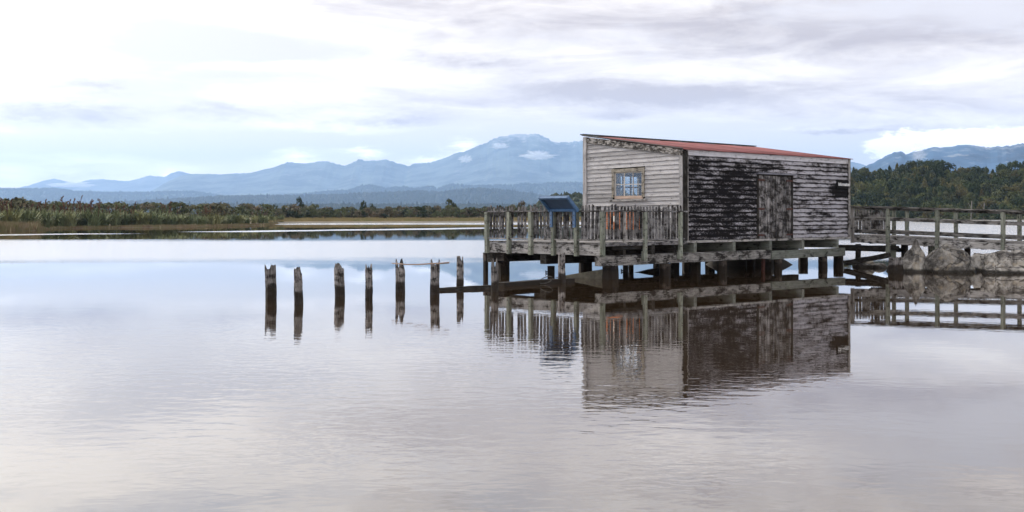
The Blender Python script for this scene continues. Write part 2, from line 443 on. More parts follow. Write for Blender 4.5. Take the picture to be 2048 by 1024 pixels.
def foliage(name, stops, tip=None):
    m, t, p, o = mat(name)
    geo = t.new('ShaderNodeNewGeometry').outputs['Position']
    rnd = t.new('ShaderNodeObjectInfo').outputs['Random']
    c = t.cramp(rnd, stops)
    n = t.noise(geo, .9, 3, .6)
    k = t.math('MULTIPLY_ADD', n, 1.1, .45)
    c = t.mix(1., c, t.comb(k, k, k), 'MULTIPLY')
    t.put(p.inputs['Base Color'], c); p.inputs['Roughness'].default_value = .75
    p.inputs['Specular IOR Level'].default_value = .15
foliage('forest_leaf', [(0, (.024, .034, .014)), (.22, (.050, .068, .026)), (.42, (.030, .042, .020)), (.6, (.088, .10, .034)), (.75, (.060, .066, .034)), (.88, (.125, .118, .04)), (1, (.085, .072, .03))])
foliage('dark_leaf', [(0, (.022, .032, .016)), (.5, (.034, .045, .02)), (1, (.045, .052, .022))])
foliage('scrub_leaf', [(0, (.06, .07, .032)), (.3, (.095, .108, .052)), (.6, (.105, .095, .058)), (.8, (.115, .088, .058)), (1, (.08, .095, .045))])
foliage('flax_leaf', [(0, (.085, .105, .05)), (.4, (.15, .175, .085)), (.7, (.20, .215, .11)), (1, (.22, .22, .10))])
foliage('rush_leaf', [(0, (.24, .185, .13)), (.5, (.30, .235, .16)), (1, (.22, .17, .12))])
foliage('dry_grass', [(0, (.26, .20, .10)), (1, (.30, .235, .12))])
def tuft(name, stops, scale):
    m, t, p, o = mat(name)
    geo = t.new('ShaderNodeNewGeometry').outputs['Position']
    n = t.noise(t.mapping(geo, scale=(1, 1, .5)), scale, 4, .7)
    t.put(p.inputs['Base Color'], t.cramp(t.ramp(n, .3, .7, smooth=False), stops)); p.inputs['Roughness'].default_value = .8
    p.inputs['Specular IOR Level'].default_value = .1
del MATS['rush_leaf'], MATS['dry_grass']
tuft('rush_leaf', [(0, (.10, .07, .045)), (.35, (.24, .18, .115)), (.6, (.16, .15, .07)), (1, (.42, .33, .22))], .55)
tuft('dry_grass', [(0, (.16, .13, .06)), (.4, (.32, .25, .13)), (.7, (.20, .19, .08)), (1, (.44, .36, .20))], .12)
foliage('seed_stalk', [(0, (.075, .042, .026)), (1, (.10, .05, .03))])
foliage('far_forest', [(0, (.030, .040, .026)), (1, (.036, .046, .028))])
simple('bark', (.10, .085, .07), (.05, .042, .035), 3., .9)
simple('pale_bark', (.22, .20, .18), (.12, .11, .10), 3., .9)

def ground_mat():
    m, t, p, o = mat('marsh_ground')
    geo = t.new('ShaderNodeNewGeometry').outputs['Position']; z = t.sep(geo)[2]
    n = t.noise(geo, .08, 6, .65); n2 = t.noise(geo, .9, 5, .65)
    c = t.cramp(t.math('ADD', t.math('MULTIPLY', n, .6), t.math('MULTIPLY', n2, .4)), [(.36, (.07, .06, .035)), (.5, (.20, .155, .08)), (.64, (.27, .21, .115))])
    mud = t.ramp(z, .12, .34, 1, 0); c = t.mix(mud, c, (.16, .145, .125))
    t.put(p.inputs['Base Color'], c); p.inputs['Roughness'].default_value = .9; bump(t, p, n2, .4, .1)
ground_mat()
simple('mud', (.035, .028, .020), (.055, .045, .032), 4., .75, bmp=.6)

def mountain_mat(name, base, snow_lo, snow_hi, snow_amt):
    m, t, p, o = mat(name)
    geo = t.new('ShaderNodeNewGeometry'); P = geo.outputs['Position']; z = t.sep(P)[2]
    n = t.noise(P, .0022, 8, .62); n2 = t.noise(t.mapping(P, scale=(1, 1, .35)), .008, 6, .65)
    c = t.mix(t.ramp(n, .38, .62), tuple(b * .6 for b in base), tuple(b * 2.4 for b in base))
    scar = t.ramp(n2, .58, .66, 0, .6); c = t.mix(scar, c, (.26, .25, .23))
    zz = t.math('ADD', z, t.math('MULTIPLY', t.math('SUBTRACT', n2, .5), 900.))
    sn = t.ramp(zz, snow_lo, snow_hi, 0, snow_amt); c = t.mix(sn, c, (.75, .76, .78))
    t.put(p.inputs['Base Color'], c); p.inputs['Roughness'].default_value = .95; p.inputs['Specular IOR Level'].default_value = .1
mountain_mat('main_range', (.055, .068, .060), 1000, 1250, .38)
mountain_mat('right_range', (.020, .045, .080), 330, 520, .25)  # blue of the distant haze is partly painted into this base colour
mountain_mat('far_range', (.07, .08, .08), 900, 1400, .3)
mountain_mat('hill_soil', (.030, .040, .026), 90000, 90001, 0.)

def water_mat():
    m, t, p, o = mat('lagoon_water'); t.n.remove(p)
    P = t.new('ShaderNodeNewGeometry').outputs['Position']
    x, y, z = t.sep(P)
    # wind patches in world metres: the far lagoon is ruffled, the near water only in drifts
    wob = t.noise(t.mapping(P, scale=(.035, .09, 1)), 1, 4, .6)
    yw = t.math('MULTIPLY_ADD', t.math('SUBTRACT', wob, .5), 16., y)
    far = t.math('MULTIPLY', t.ramp(yw, 40, 48), t.ramp(yw, 76, 86, 1, 0))
    st = t.noise(t.mapping(P, scale=(.012, .05, 1)), 1, 3, .5)
    # a long wind streak slanting away to the right, and a thinner one along the mud
    ctr = t.math('MULTIPLY_ADD', t.math('ADD', x, 42.), 1.35, 102.)
    off = t.math('DIVIDE', t.math('ABSOLUTE', t.math('SUBTRACT', yw, ctr)), t.math('MULTIPLY', ctr, .055))
    streak = t.math('MULTIPLY', t.ramp(off, 1.25, .7), t.ramp(st, .36, .46))
    streak2 = t.math('MULTIPLY', t.ramp(yw, 205, 215), t.ramp(x, -46, -40))
    streak = t.math('MAXIMUM', streak, streak2)
    # the reach beyond the walkway lies open to the breeze
    streak = t.math('MAXIMUM', streak, t.math('MULTIPLY', t.ramp(t.math('MULTIPLY_ADD', yw, -.22, x), 0, 9), t.ramp(yw, 50, 66)))
    # ruffled drifts near the camera, to the left of the shed's reflection
    n1 = t.noise(t.mapping(P, scale=(.16, .22, 1)), 1, 3, .5)
    side = t.ramp(x, 4.5, 0.2, .12, 1.0)
    near = t.math('MULTIPLY', t.ramp(yw, 24.5, 14), t.ramp(yw, 5.2, 8.6))
    near = t.math('MULTIPLY', t.math('MULTIPLY', near, side), t.ramp(n1, .28, .62, .25, 1.0))
    rot = t.mapping(P, rot=(0, 0, R(12)), scale=(3.2, 5.0, 1))
    r1 = t.noise(rot, 1.0, 2, .5, .35)
    r2 = t.noise(t.mapping(P, rot=(0, 0, R(-14)), scale=(5.5, 7.5, 1)), 1., 2, .5, .3)
    r3 = t.noise(t.mapping(P, rot=(0, 0, R(25)), scale=(.8, 1.4, 1)), 1., 2, .5)
    h = t.math('ADD', t.math('MULTIPLY', r1, .0032), t.math('MULTIPLY', r2, .0011))
    amp = t.math('ADD', t.math('MULTIPLY', near, 1.), .06)
    h = t.math('ADD', t.math('MULTIPLY', h, amp), t.math('MULTIPLY', r3, .0005))
    b = t.new('ShaderNodeBump'); b.inputs['Strength'].default_value = 1; b.inputs['Distance'].default_value = 1.
    t.l.new(h, b.inputs['Height'])
    rough = t.math('ADD', t.math('MULTIPLY', t.math('MAXIMUM', far, streak), .16), .012)
    fr = t.new('ShaderNodeFresnel'); fr.inputs['IOR'].default_value = 1.33; t.l.new(b.outputs[0], fr.inputs['Normal'])
    fac = t.math('POWER', fr.outputs[0], .64)
    gl = t.new('ShaderNodeBsdfGlossy'); gl.inputs[0].default_value = (1, .985, .97, 1)
    t.l.new(rough, gl.inputs['Roughness']); t.l.new(b.outputs[0], gl.inputs['Normal'])
    df = t.new('ShaderNodeBsdfDiffuse'); df.inputs[0].default_value = (.036, .022, .011, 1)
    mx = t.new('ShaderNodeMixShader'); t.l.new(fac, mx.inputs[0]); t.l.new(df.outputs[0], mx.inputs[1]); t.l.new(gl.outputs[0], mx.inputs[2])
    t.l.new(mx.outputs[0], o.inputs['Surface'])
water_mat()
M = MATS

# ------------------------------------------------------------------ setting: water, land, hills, ranges
def grid_mesh(name, V, m, smooth=True):
    """V: array rows x cols x 3"""
    nr, nc = V.shape[:2]
    idx = np.arange(nr * nc).reshape(nr, nc)
    F = np.stack([idx[:-1, :-1], idx[:-1, 1:], idx[1:, 1:], idx[1:, :-1]], -1).reshape(-1, 4)
    me = bpy.data.meshes.new(name); me.from_pydata(V.reshape(-1, 3).tolist(), [], F.tolist())
    me.materials.append(m)
    if smooth: me.polygons.foreach_set('use_smooth', [True] * len(me.polygons))
    me.update(); return link(name, me)
gx = np.array([-30000, -6000, -1500, -400, -120, -40, -12, 0, 12, 40, 120, 400, 1500, 6000, 30000.])
gy = np.array([-4000, -600, -100, -20, 0, 8, 16, 28, 45, 70, 110, 180, 320, 700, 2000, 8000, 27500.])
V = np.zeros((len(gy), len(gx), 3)); V[..., 0] = gx[None]; V[..., 1] = gy[:, None]
tag(grid_mesh('water', V, M['lagoon_water'], False), 'calm tea brown lagoon water mirroring the shed and the sky', 'water', kind='structure')

def fbm(x, y, oct_=5, seed=0., ridged=False):
    out = 0.; a = .5; fr = 1.
    for k in range(oct_):
        n = mnoise.noise(Vector((x * fr + seed, y * fr - seed, seed * .37 + k * 3.1)))
        out += a * ((1 - abs(n) * 2) if ridged else n); a *= .5; fr *= 2.05
    return out

SHORE = [(-3000, 470), (-400, 468), (-60, 465), (0, 463), (70, 461.5), (95, 457.5), (230, 455.5), (400, 454), (540, 450), (552, 447.2), (700, 446.4),
         (965, 445.6), (1200, 444), (1500, 442), (1700, 440.3), (2048, 440.8), (2500, 441), (5200, 443)]
def interp(pts, x):
    return float(np.interp(x, [p[0] for p in pts], [p[1] for p in pts]))
def shore_depth(px): return FPX * CAMZ / (interp(SHORE, px) - HZ)
pxs = np.concatenate([np.linspace(-3000, -120, 20), np.arange(-100, 2200, 8.), np.linspace(2220, 5200, 24)])
rows = [(-.02, -.6), (0, -.02), (.012, .07), (.05, .24), (.12, .55), (.3, .85), (.9, 1.0), (2.5, 1.0), (6, 1.0), (18, 1.0), (60, 1.), (110, 1.)]
V = np.zeros((len(rows), len(pxs), 3))
for j, px in enumerate(pxs):
    d0 = shore_depth(px) + 4 * fbm(px * .02, 1.3)
    for i, (k, zz) in enumerate(rows):
        d = min(d0 * (1 + k), 27000., 29500. / max(.01, abs(px - CX) / FPX))
        V[i, j] = ((px - CX) / FPX * d, d, zz + (.08 * fbm(px * .05, i) if i > 2 else 0))
tag(grid_mesh('ground', V, M['marsh_ground']), 'flat marshy land of dry grass beyond the far shoreline', 'ground', kind='structure')

def ridge(name, sil, D, front, m, label, cat, amp=.30, rough=.012, nrow=26, step=4., seed=0., fall=1.25):
    xs = np.arange(sil[0][0], sil[-1][0] + .1, step)
    V = np.zeros((nrow + 6, len(xs), 3))
    for j, px in enumerate(xs):
        X = (px - CX) / FPX * D
        zr = (HZ - interp(sil, px)) / FPX * D + CAMZ
        zr *= 1 + rough * fbm(px * .06, seed, 4, seed) + rough * 3.0 * fbm(px * .22, seed, 5, seed + 2)
        for i in range(nrow + 1):
            t = i / nrow
            d = D - front * (1 - t)
            pr = (t ** fall)
            rg = fbm(X / front * 3.2 + .8 * t, t * 1.6, 5, seed + 5, True)
            pr *= 1 - amp * (1 - t) * (rg + .35) * min(1, t * 4)
            V[i, j] = (X * (.4 + .6 * d / D) if D > 9000 else X * d / D, d, max(-.4, zr * pr) if i else -.5)
        for k in range(5):
            t = (k + 1) / 5
            V[nrow + 1 + k, j] = (X, D + front * .7 * t, max(-.5, zr * (1 - t) ** 1.2 * (1 - .1 * t)))
    return tag(grid_mesh(name, V, m), label, cat, kind='structure')

SIL_FAR = [(-900, 405), (-300, 395), (-100, 384), (30, 378), (60, 370), (85, 362), (108, 357), (130, 362), (152, 367), (175, 360), (200, 358), (235, 361), (258, 362), (270, 359),
           (300, 351), (330, 354), (342, 346), (360, 342), (380, 348), (420, 349), (520, 360), (700, 380), (800, 400)]
SIL_MAIN = [(230, 412), (296, 386), (330, 366), (360, 352), (380, 348), (420, 348), (440, 349), (470, 347), (500, 346), (520, 341), (550, 334), (565, 328), (577, 324), (595, 326), (613, 327), (630, 324),
            (652, 322), (672, 327), (690, 332), (704, 326), (718, 318), (735, 322), (752, 321), (772, 319), (785, 323), (800, 328), (818, 332), (828, 327), (850, 326), (870, 323), (890, 315),
            (912, 307), (930, 303), (950, 294), (968, 287), (986, 279), (998, 273), (1014, 272), (1030, 269), (1050, 267), (1070, 268), (1084, 270), (1096, 277), (1104, 283), (1114, 285),
            (1140, 284), (1170, 281), (1220, 280), (1262, 275), (1290, 280), (1350, 292), (1450, 305), (1550, 318), (1650, 324), (1700, 322), (1712, 326), (1730, 330), (1760, 340), (1900, 380), (2000, 410)]
SIL_RIGHT = [(1640, 408), (1700, 352), (1735, 331), (1755, 321), (1775, 310), (1788, 304), (1800, 303), (1812, 308), (1830, 303), (1850, 298), (1870, 293), (1885, 295), (1905, 292), (1925, 289), (1945, 291), (1975, 294), (2000, 293), (2030, 289), (2060, 286), (2200, 288), (2500, 315), (3000, 350), (3600, 400)]
SIL_H1 = [(-1500, 390), (-400, 384), (0, 381), (60, 381), (112, 380), (150, 386), (210, 388), (290, 388), (345, 386), (385, 386), (420, 391), (450, 395), (520, 402), (600, 408)]
SIL_H2 = [(420, 408), (500, 398), (560, 393), (600, 391), (640, 387), (668, 385), (700, 383), (720, 376), (736, 373), (755, 376), (772, 380), (790, 378), (805, 376), (830, 381), (848, 377), (862, 375), (875, 380), (888, 376),
          (905, 371), (920, 372), (935, 375), (960, 374), (1000, 373), (1020, 374), (1050, 370), (1075, 372), (1100, 369), (1140, 368), (1170, 369), (1260, 366), (1450, 368), (1700, 375), (1900, 390), (2048, 404)]
SIL_H3 = [(250, 409), (330, 404), (400, 400), (440, 398), (520, 397), (620, 396), (690, 394), (720, 391), (760, 391), (800, 389), (840, 387), (880, 390), (920, 385), (960, 382), (990, 384), (1030, 388), (1070, 394), (1120, 402), (1180, 409)]
ridge('far_mountains', SIL_FAR, 24000, 5000, M['far_range'], 'palest mountains low on the left skyline', 'mountain', seed=3)
ridge('main_mountains', SIL_MAIN, 18000, 6500, M['main_range'], 'broad pale blue mountain range with one flat-topped snowy summit', 'mountain', amp=.6, seed=11, nrow=34, step=3.)
ridge('right_mountain', SIL_RIGHT, 7000, 2600, M['right_range'], 'deep blue mountain with its top in cloud behind the right-hand forest', 'mountain', amp=.45, seed=21, nrow=30)
ridge('left_hills', SIL_H1, 13000, 3000, M['hill_soil'], 'low long wooded hills on the left below the mountains', 'hill', amp=.25, seed=31, step=5., nrow=14)
ridge('wooded_hills', SIL_H2, 12000, 3000, M['hill_soil'], 'rounded wooded hills below the main mountain summit', 'hill', amp=.35, seed=41, nrow=18)
ridge('near_hills', SIL_H3, 8000, 1700, M['hill_soil'], 'nearest low wooded ridge in front of the rounded hills', 'hill', amp=.3, seed=51, step=5., nrow=12)

# trees too far to tell apart: one mesh for each wooded ridge
def blob(V, F, x, y, z, r, h):
    b = len(V); n = 5; a0 = random.random() * 6
    for k in range(n):
        a = a0 + k * 2 * math.pi / n; V.append((x + r * math.cos(a) * random.uniform(.7, 1.2), y + r * math.sin(a), z + h * random.uniform(.05, .25)))
    for k in range(n):
        a = a0 + (k + .5) * 2 * math.pi / n; q = random.uniform(.45, .95); V.append((x + r * q * math.cos(a), y + r * q * math.sin(a), z + h * random.uniform(.5, .8)))
    V.append((x + random.uniform(-.2, .2) * r, y, z + h))
    for k in range(n):
        k2 = (k + 1) % n
        F.append((b + k, b + k2, b + n + k)); F.append((b + k2, b + n + k2, b + n + k)); F.append((b + n + k, b + n + k2, b + 2 * n))
def far_wood(name, sil, D, front, count, hts, label, seed, top=.15, x0=None, x1=None, deep=.6):
    random.seed(seed); V, F = [], []
    xa = x0 if x0 is not None else max(sil[0][0], -150); xb = x1 if x1 is not None else min(sil[-1][0], 2200)
    for k in range(count):
        px = random.uniform(xa, xb); t = 1 - (0 if random.random() < top else random.random() ** 1.2 * deep)
        d = D - front * (1 - t)
        zr = (HZ - interp(sil, px)) / FPX * D + CAMZ
        z = zr * t ** 1.25 - 2; h = random.uniform(*hts); r = h * random.uniform(.34, .62)
        if random.random() < .03: h *= 1.4; r *= .6
        blob(V, F, (px - CX) / FPX * d, d, z, r, h)
    me = bpy.data.meshes.new(name); me.from_pydata(V, [], F); me.materials.append(M['far_forest']); me.update()
    tag(link(name, me), label, 'forest', kind='stuff')
far_wood('left_hill_forest', SIL_H1, 13000, 3000, 3200, (20, 34), 'forest over the low hills on the left', 1, top=.35)
far_wood('wooded_hill_forest', SIL_H2, 12000, 3000, 6500, (18, 32), 'forest over the rounded hills below the summit', 2, top=.22)
far_wood('near_hill_forest', SIL_H3, 8000, 1700, 5600, (16, 30), 'forest over the nearest low wooded ridge', 3, top=.2, deep=.85)
SIL_T = [(-600, 409), (100, 408.5), (300, 407.5), (500, 407), (800, 407), (1060, 407), (1400, 407)]
far_wood('tree_line', [(a, 417) for a in (-600, 1400)], 4500, 700, 6000, (14, 23), 'dark level line of lowland forest behind the marsh', 4, top=.3, x0=-200, x1=1250, deep=1.)
SIL_K = [(1040, 424), (1062, 416), (1080, 408), (1096, 399), (1115, 394), (1140, 393), (1172, 392), (1230, 394), (1330, 400), (1500, 405), (1700, 412), (1800, 424)]
ridge('headland', SIL_K, 620, 120, M['hill_soil'], 'dark bushy headland beside the left corner of the shed', 'hill', amp=.1, seed=61, step=6., nrow=10)
far_wood('headland_forest', SIL_K, 620, 120, 1500, (2.5, 4.6), 'dark trees over the headland behind the blue lectern', 5, top=.2, deep=.9)

# ------------------------------------------------------------------ plants
def leaf_cloud(n, rad, size, lumps, seed, squash=.8, cone=False):
    """vertices and faces of many leaf-sized faces spread through lumpy crowns of unit size"""
    rnd = random.Random(seed); V, F = [], []
    L = []
    for k in range(lumps):
        a = rnd.uniform(0, 6.283); h = rnd.uniform(.15, .95)
        rr = (1 - h) * .75 if cone else .62 * math.sqrt(max(.05, 1 - (h - .45) ** 2 * 2.6))
        L.append((rr * rnd.uniform(.3, 1) * math.cos(a), rr * rnd.uniform(.3, 1) * math.sin(a), h, rnd.uniform(.20, .38) * (1 - h * .4 if cone else 1)))
    if cone: L.append((0, 0, .95, .12))
    for k in range(n):
        lx, ly, lz, lr = L[rnd.randrange(len(L))]
        d = Vector((rnd.gauss(0, 1), rnd.gauss(0, 1), rnd.gauss(0, 1))).normalized()
        if d.z < -.3: d.z *= -.6
        r = lr * (.72 + .3 * rnd.random())
        c = Vector((lx + d.x * r, ly + d.y * r, lz + d.z * r * squash)) * rad
        c.z = max(c.z, .02)
        nrm = (d + Vector((rnd.gauss(0, .45), rnd.gauss(0, .45), rnd.gauss(0, .45) + .25))).normalized()
        tg = nrm.cross(Vector((rnd.gauss(0, 1), rnd.gauss(0, 1), rnd.gauss(0, 1)))).normalized(); bt = nrm.cross(tg)
        s = size * rnd.uniform(.6, 1.3); b = len(V)
        V += [tuple(c + tg * s * 1.1), tuple(c + bt * s * .6), tuple(c - tg * s), tuple(c - bt * s * .65)]
        F.append((b, b + 1, b + 2, b + 3))
    return V, F
def mesh_of(name, V, F, m):
    me = bpy.data.meshes.new(name); me.from_pydata(V, [], F); me.materials.append(m); me.update(); return me
def trunk_mesh(name, h, r, m, seed, limbs=4):
    rnd = random.Random(seed); mb = MB()
    def limb(p0, p1, r0, r1, n=6):
        p0 = Vector(p0); p1 = Vector(p1); d = (p1 - p0).normalized(); s = d.orthogonal().normalized(); t = d.cross(s)
        rings = []
        for i, q in enumerate((0, .35, .7, 1)):
            o = p0.lerp(p1, q) + (s * rnd.uniform(-.06, .06) + t * rnd.uniform(-.06, .06)) * (h * .1 if 0 < i < 3 else 0)
            rr = r0 + (r1 - r0) * q
            rings.append([o + (s * math.cos(a) + t * math.sin(a)) * rr for a in [k * 2 * math.pi / n for k in range(n)]])
        mb.rings(rings, [0, .35 * h, .7 * h, h])
    limb((0, 0, -.6), (0, 0, h * .75), r, r * .45)
    for k in range(limbs):
        a = rnd.uniform(0, 6.283); z = h * rnd.uniform(.35, .7)
        limb((0, 0, z), (math.cos(a) * h * .28, math.sin(a) * h * .28, z + h * .25), r * .45, r * .15, 5)
    return mb.mesh(name, m)

# -- native forest on the slope beyond the walkway
SIL_F = [(1560, 345), (1640, 338), (1690, 333), (1706, 330), (1722, 336), (1736, 344), (1752, 344), (1768, 330), (1784, 325), (1800, 326), (1815, 323), (1830, 326), (1850, 319), (1868, 317), (1884, 320), (1900, 329), (1918, 336),
         (1935, 333), (1950, 338), (1968, 333), (1985, 338), (2005, 330), (2022, 322), (2035, 327), (2048, 319), (2090, 314), (2140, 318), (2260, 330)]
HD = 389.
nr, ncol = 9, 60
V = np.zeros((nr + 2, ncol, 3)); fx = np.linspace(1500, 2300, ncol)
for j, px in enumerate(fx):
    for i in range(nr):
        t = i / (nr - 1); d = HD + 3 + 130 * t
        zt = (HZ - (434 + (interp(SIL_F, px) - 434) * t)) / FPX * d + CAMZ - (5 + 4.5 * t)
        V[i, j] = ((px - CX) / FPX * d, d, max(.2, zt) if i else -.5)
    for k in range(2):
        V[nr + k, j] = ((px - CX) / FPX * 620, 560 + 40 * k, 5 - 5.5 * k)
tag(grid_mesh('forest_slope', V, M['hill_soil']), 'steep ground under the forest beyond the walkway', 'hill', kind='structure')
crowns, trunks = [], []
for k in range(7):
    cone = k in (2, 5)
    v_, f_ = leaf_cloud(1300, 1., .055, 15 if not cone else 16, 100 + k, .75, cone)
    crowns.append(mesh_of('crown', v_, f_, M['forest_leaf'] if k not in (3, 6) else M['dark_leaf']))
    trunks.append(trunk_mesh('trunk', 1., .05, M['pale_bark'] if k % 3 == 0 else M['bark'], 200 + k))
random.seed(77)
KINDS = {0: 'round-crowned green native tree in the dense forest slope beyond the walkway', 1: 'olive green bushy tree in the dense forest slope beyond the walkway',
         2: 'narrow pointed conifer in the forest slope beyond the walkway', 3: 'very dark dense tree in the forest slope beyond the walkway',
         4: 'wide tree in the dense forest slope beyond the walkway', 5: 'slim pointed tree in the dense forest slope beyond the walkway',
         6: 'very dark broad tree in the forest slope beyond the walkway'}
def forest_tree(px, d, ztop, h, wr, k, band):
    side = 'nearest the shed' if px < 1800 else ('behind the mid walkway' if px < 1930 else 'towards the right edge')
    what = KINDS[k].split(' in the ')[0]
    o = thing('forest_tree', '%s %s of the forest slope, %s' % (what, band, side), 'tree', ((px - CX) / FPX * d, d, ztop - h), random.uniform(0, 6.28), 'native trees on the slope beyond the walkway')
    c = link('crown', crowns[k], o, (0, 0, -h * .05)); c.scale = (wr, wr, h * 1.02)
    t_ = link('trunk', trunks[k], o); t_.scale = (h * .9, h * .9, h * .8)
nt = 0
for r in range(9):
    t = r / 8
    d = HD + 4 + 124 * t
    n = 30
    for i in range(n):
        px = 1692 + (2075 - 1692) * (i + random.uniform(-.35, .35) + (.5 if r % 2 else 0)) / n
        yb = interp(SIL_F, px)
        ytop = 424 + (yb + 3 - 424) * t + random.uniform(-5, 4) * (1 if r < 8 else .7)
        k = random.choices(range(7), (4, 4, 3, 2, 3, 2, 2))[0]
        if r == 8 and abs(px - 1870) < 70: k = random.choice((3, 4, 6))
        if r == 8 and px > 1910: k = random.choice((2, 5, 0))
        h = (8.0 if r else 4.5) * random.uniform(.8, 1.25); wr = h * random.uniform(.52, .78) * (.55 if k in (2, 5) else 1)
        forest_tree(px, d + random.uniform(-5, 5), (HZ - ytop) / FPX * d + CAMZ, h, wr, k, 'at the foot' if r < 3 else ('halfway up' if r < 6 else 'on the skyline')); nt += 1
# scrub at the foot of the slope
def scatter_stuff(name, pts, mk, m, label, cat):
    V, F = [], []
    for (x, y, z, s) in pts: mk(V, F, x, y, z, s)
    tag(link(name, mesh_of(name, V, F, m)), label, cat, kind='stuff')

# -- scrub and flax along the left shore
flax_m = []
def flax_mesh(seed):
    rnd = random.Random(seed); V, F = [], []
    for k in range(85):
        a = rnd.uniform(0, 6.283); L = rnd.uniform(1.3, 2.5); tl = rnd.uniform(.05, .75) ** 1.0; wd = rnd.uniform(.05, .095)
        o = Vector((rnd.gauss(0, .22), rnd.gauss(0, .22), 0)); dr = Vector((math.cos(a), math.sin(a), 0)); sd = Vector((-dr.y, dr.x, 0))
        b = len(V); bend = rnd.uniform(.1, .9)
        ang = tl; p = o.copy()
        for i in range(5):
            wv = wd * (1, 1.1, .95, .6, .08)[i]
            V += [tuple(p - sd * wv), tuple(p + sd * wv)]
            p = p + (dr * math.sin(ang) + Vector((0, 0, 1)) * math.cos(ang)) * (L / 4); ang += bend * .42 * (i + .3)
        for i in range(4): F.append((b + 2 * i, b + 2 * i + 1, b + 2 * i + 3, b + 2 * i + 2))
    return mesh_of('leaves', V, F, M['flax_leaf'])
def stalk_mesh(seed, n):
    rnd = random.Random(seed); mb = MB()
    for k in range(n):
        a = rnd.uniform(0, 6.28); o = Vector((rnd.gauss(0, .3), rnd.gauss(0, .3), 0)); h = rnd.uniform(2.5, 3.7)
        tip = o + Vector((math.cos(a) * h * .18, math.sin(a) * h * .18, h))
        mb.beam(o, tip, .05, .05, up=(1, 0, 0))
        for q in (.72, .8, .87, .93, .98):
            c = o.lerp(tip, q); sgn = rnd.choice((-1, 1))
            mb.beam(c, c + Vector((sgn * rnd.uniform(.12, .3), rnd.uniform(-.2, .2), rnd.uniform(.1, .25))), .07, .09, up=(0, 1, 0))
    return mb.mesh('flower_stalks', M['seed_stalk'])
flax_m = [flax_mesh(300 + k) for k in range(5)]
stalk_m = [stalk_mesh(320 + k, 2 + k) for k in range(3)]
random.seed(5)
def flax_plant(px, back, sc, stalks, label=None):
    where = ('at the far left shore end' if px < 90 else 'in the tallest left shore stretch' if px < 270 else 'midway along the left shore' if px < 410 else 'at the left shore\'s right end')
    label = ('flax clump with flower stalks ' if stalks else 'arching green flax clump ') + where + (', at the water' if back < 7.5 else ', in the back row')
    d = shore_depth(px) + back
    o = thing('flax_plant', label or ('tall flax clump of strap leaves with dead flower stalks on the left shore' if stalks else 'arching green flax clump of strap leaves on the left shore'),
              'flax', ((px - CX) / FPX * d, d, min(.8, .03 + back * .022)), random.uniform(0, 6.28), 'flax clumps with stalks' if stalks else 'flax clumps without stalks')
    l_ = link('leaves', random.choice(flax_m), o); l_.scale = (sc, sc, sc)
    if stalks:
        s_ = link('flower_stalks', random.choice(stalk_m), o); s_.scale = (sc, sc, sc * random.uniform(.85, 1.05))
for i in range(46):
    px = -30 + 590 * (i + random.uniform(-.4, .4)) / 46
    flax_plant(px, random.uniform(1.2, 5) + (4 if px < 70 else 0), random.uniform(.75, 1.1) * (1.1 if px < 330 else .88), random.random() < .12)
for i in range(50):
    px = -40 + 620 * (i + random.uniform(-.4, .4)) / 50
    flax_plant(px, random.uniform(8, 20), random.uniform(.75, 1.0) * (1.08 if px < 350 else .85), random.random() < .22)
shrub_m = []
for k in range(6):
    v_, f_ = leaf_cloud(420, 1., .085, 8, 400 + k, .8)
    shrub_m.append(mesh_of('crown', v_, f_, M['scrub_leaf'] if k < 4 else M['dark_leaf']))
stem_m = trunk_mesh('trunk', 1., .05, M['bark'], 450, 3)
SHL = ['brownish shrub in the scrub band along the far marsh shore', 'dark green shrub in the scrub band along the far marsh shore']
def shrub(px, d, z, h, wr, k, name='marsh_shrub', label=None, cat='shrub', group='scrub along the far marsh shore'):
    if not label: label = SHL[0 if k < 4 else 1] + (', left end' if px < 680 else ', middle' if px < 830 else ', near the wharf')
    elif group: label += ', far left' if px < 120 else ', midway' if px < 340 else ', right end'
    o = thing(name, label, cat, ((px - CX) / FPX * d, d, z), random.uniform(0, 6.28), group)
    c = link('crown', shrub_m[k], o, (0, 0, -h * .12)); c.scale = (wr, wr, h * 1.08)
    t_ = link('trunk', stem_m, o); t_.scale = (h * .8,) * 3
    return o
for i in range(170):
    px = 535 + (1075 - 535) * (i + random.uniform(-.5, .5)) / 170
    back = random.choice((30, 42, 58)) + random.uniform(-8, 8)
    d = shore_depth(px) + back
    h = random.uniform(1.6, 2.9) * (1.1 if back > 45 else .9)
    shrub(px, d, .8, h, h * random.uniform(.6, 1.1), random.choice((0, 1, 2, 3, 0, 1, 4, 5)))
for i in range(70):
    px = -60 + 620 * (i + random.uniform(-.5, .5)) / 70
    d = shore_depth(px) + random.uniform(30, 55)
    h = random.uniform(2.1, 2.7)
    shrub(px, d, .85, h, h * random.uniform(.8, 1.25), random.choice((0, 1, 2, 3, 4, 0)), label='reddish brown shrub behind the flax on the left shore' , group='scrub behind the flax')
for (px, back, h, wr, k, lb) in ((34, 40, 3.9, 1.7, 4, 'dark round small tree above the flax at the far left of the shore'), (600, 60, 4.6, 1.5, 5, 'small dark tree above the scrub left of the mooring posts'),
                                 (745, 60, 4.9, 1.4, 4, 'small tree standing tallest above the middle of the far scrub'), (728, 66, 3.9, 1.8, 5, 'low bushy tree just left of the tallest small scrub tree'),
                                 (903, 58, 4.4, 2.4, 5, 'broad dark bush above the scrub just left of the wharf'), (1046, 60, 4.2, 2.0, 0, 'green rounded bush showing above the wharf railing')):
    d = shore_depth(px) + back
    shrub(px, d, .8, h, wr, k, 'small_tree', lb, 'tree', None)
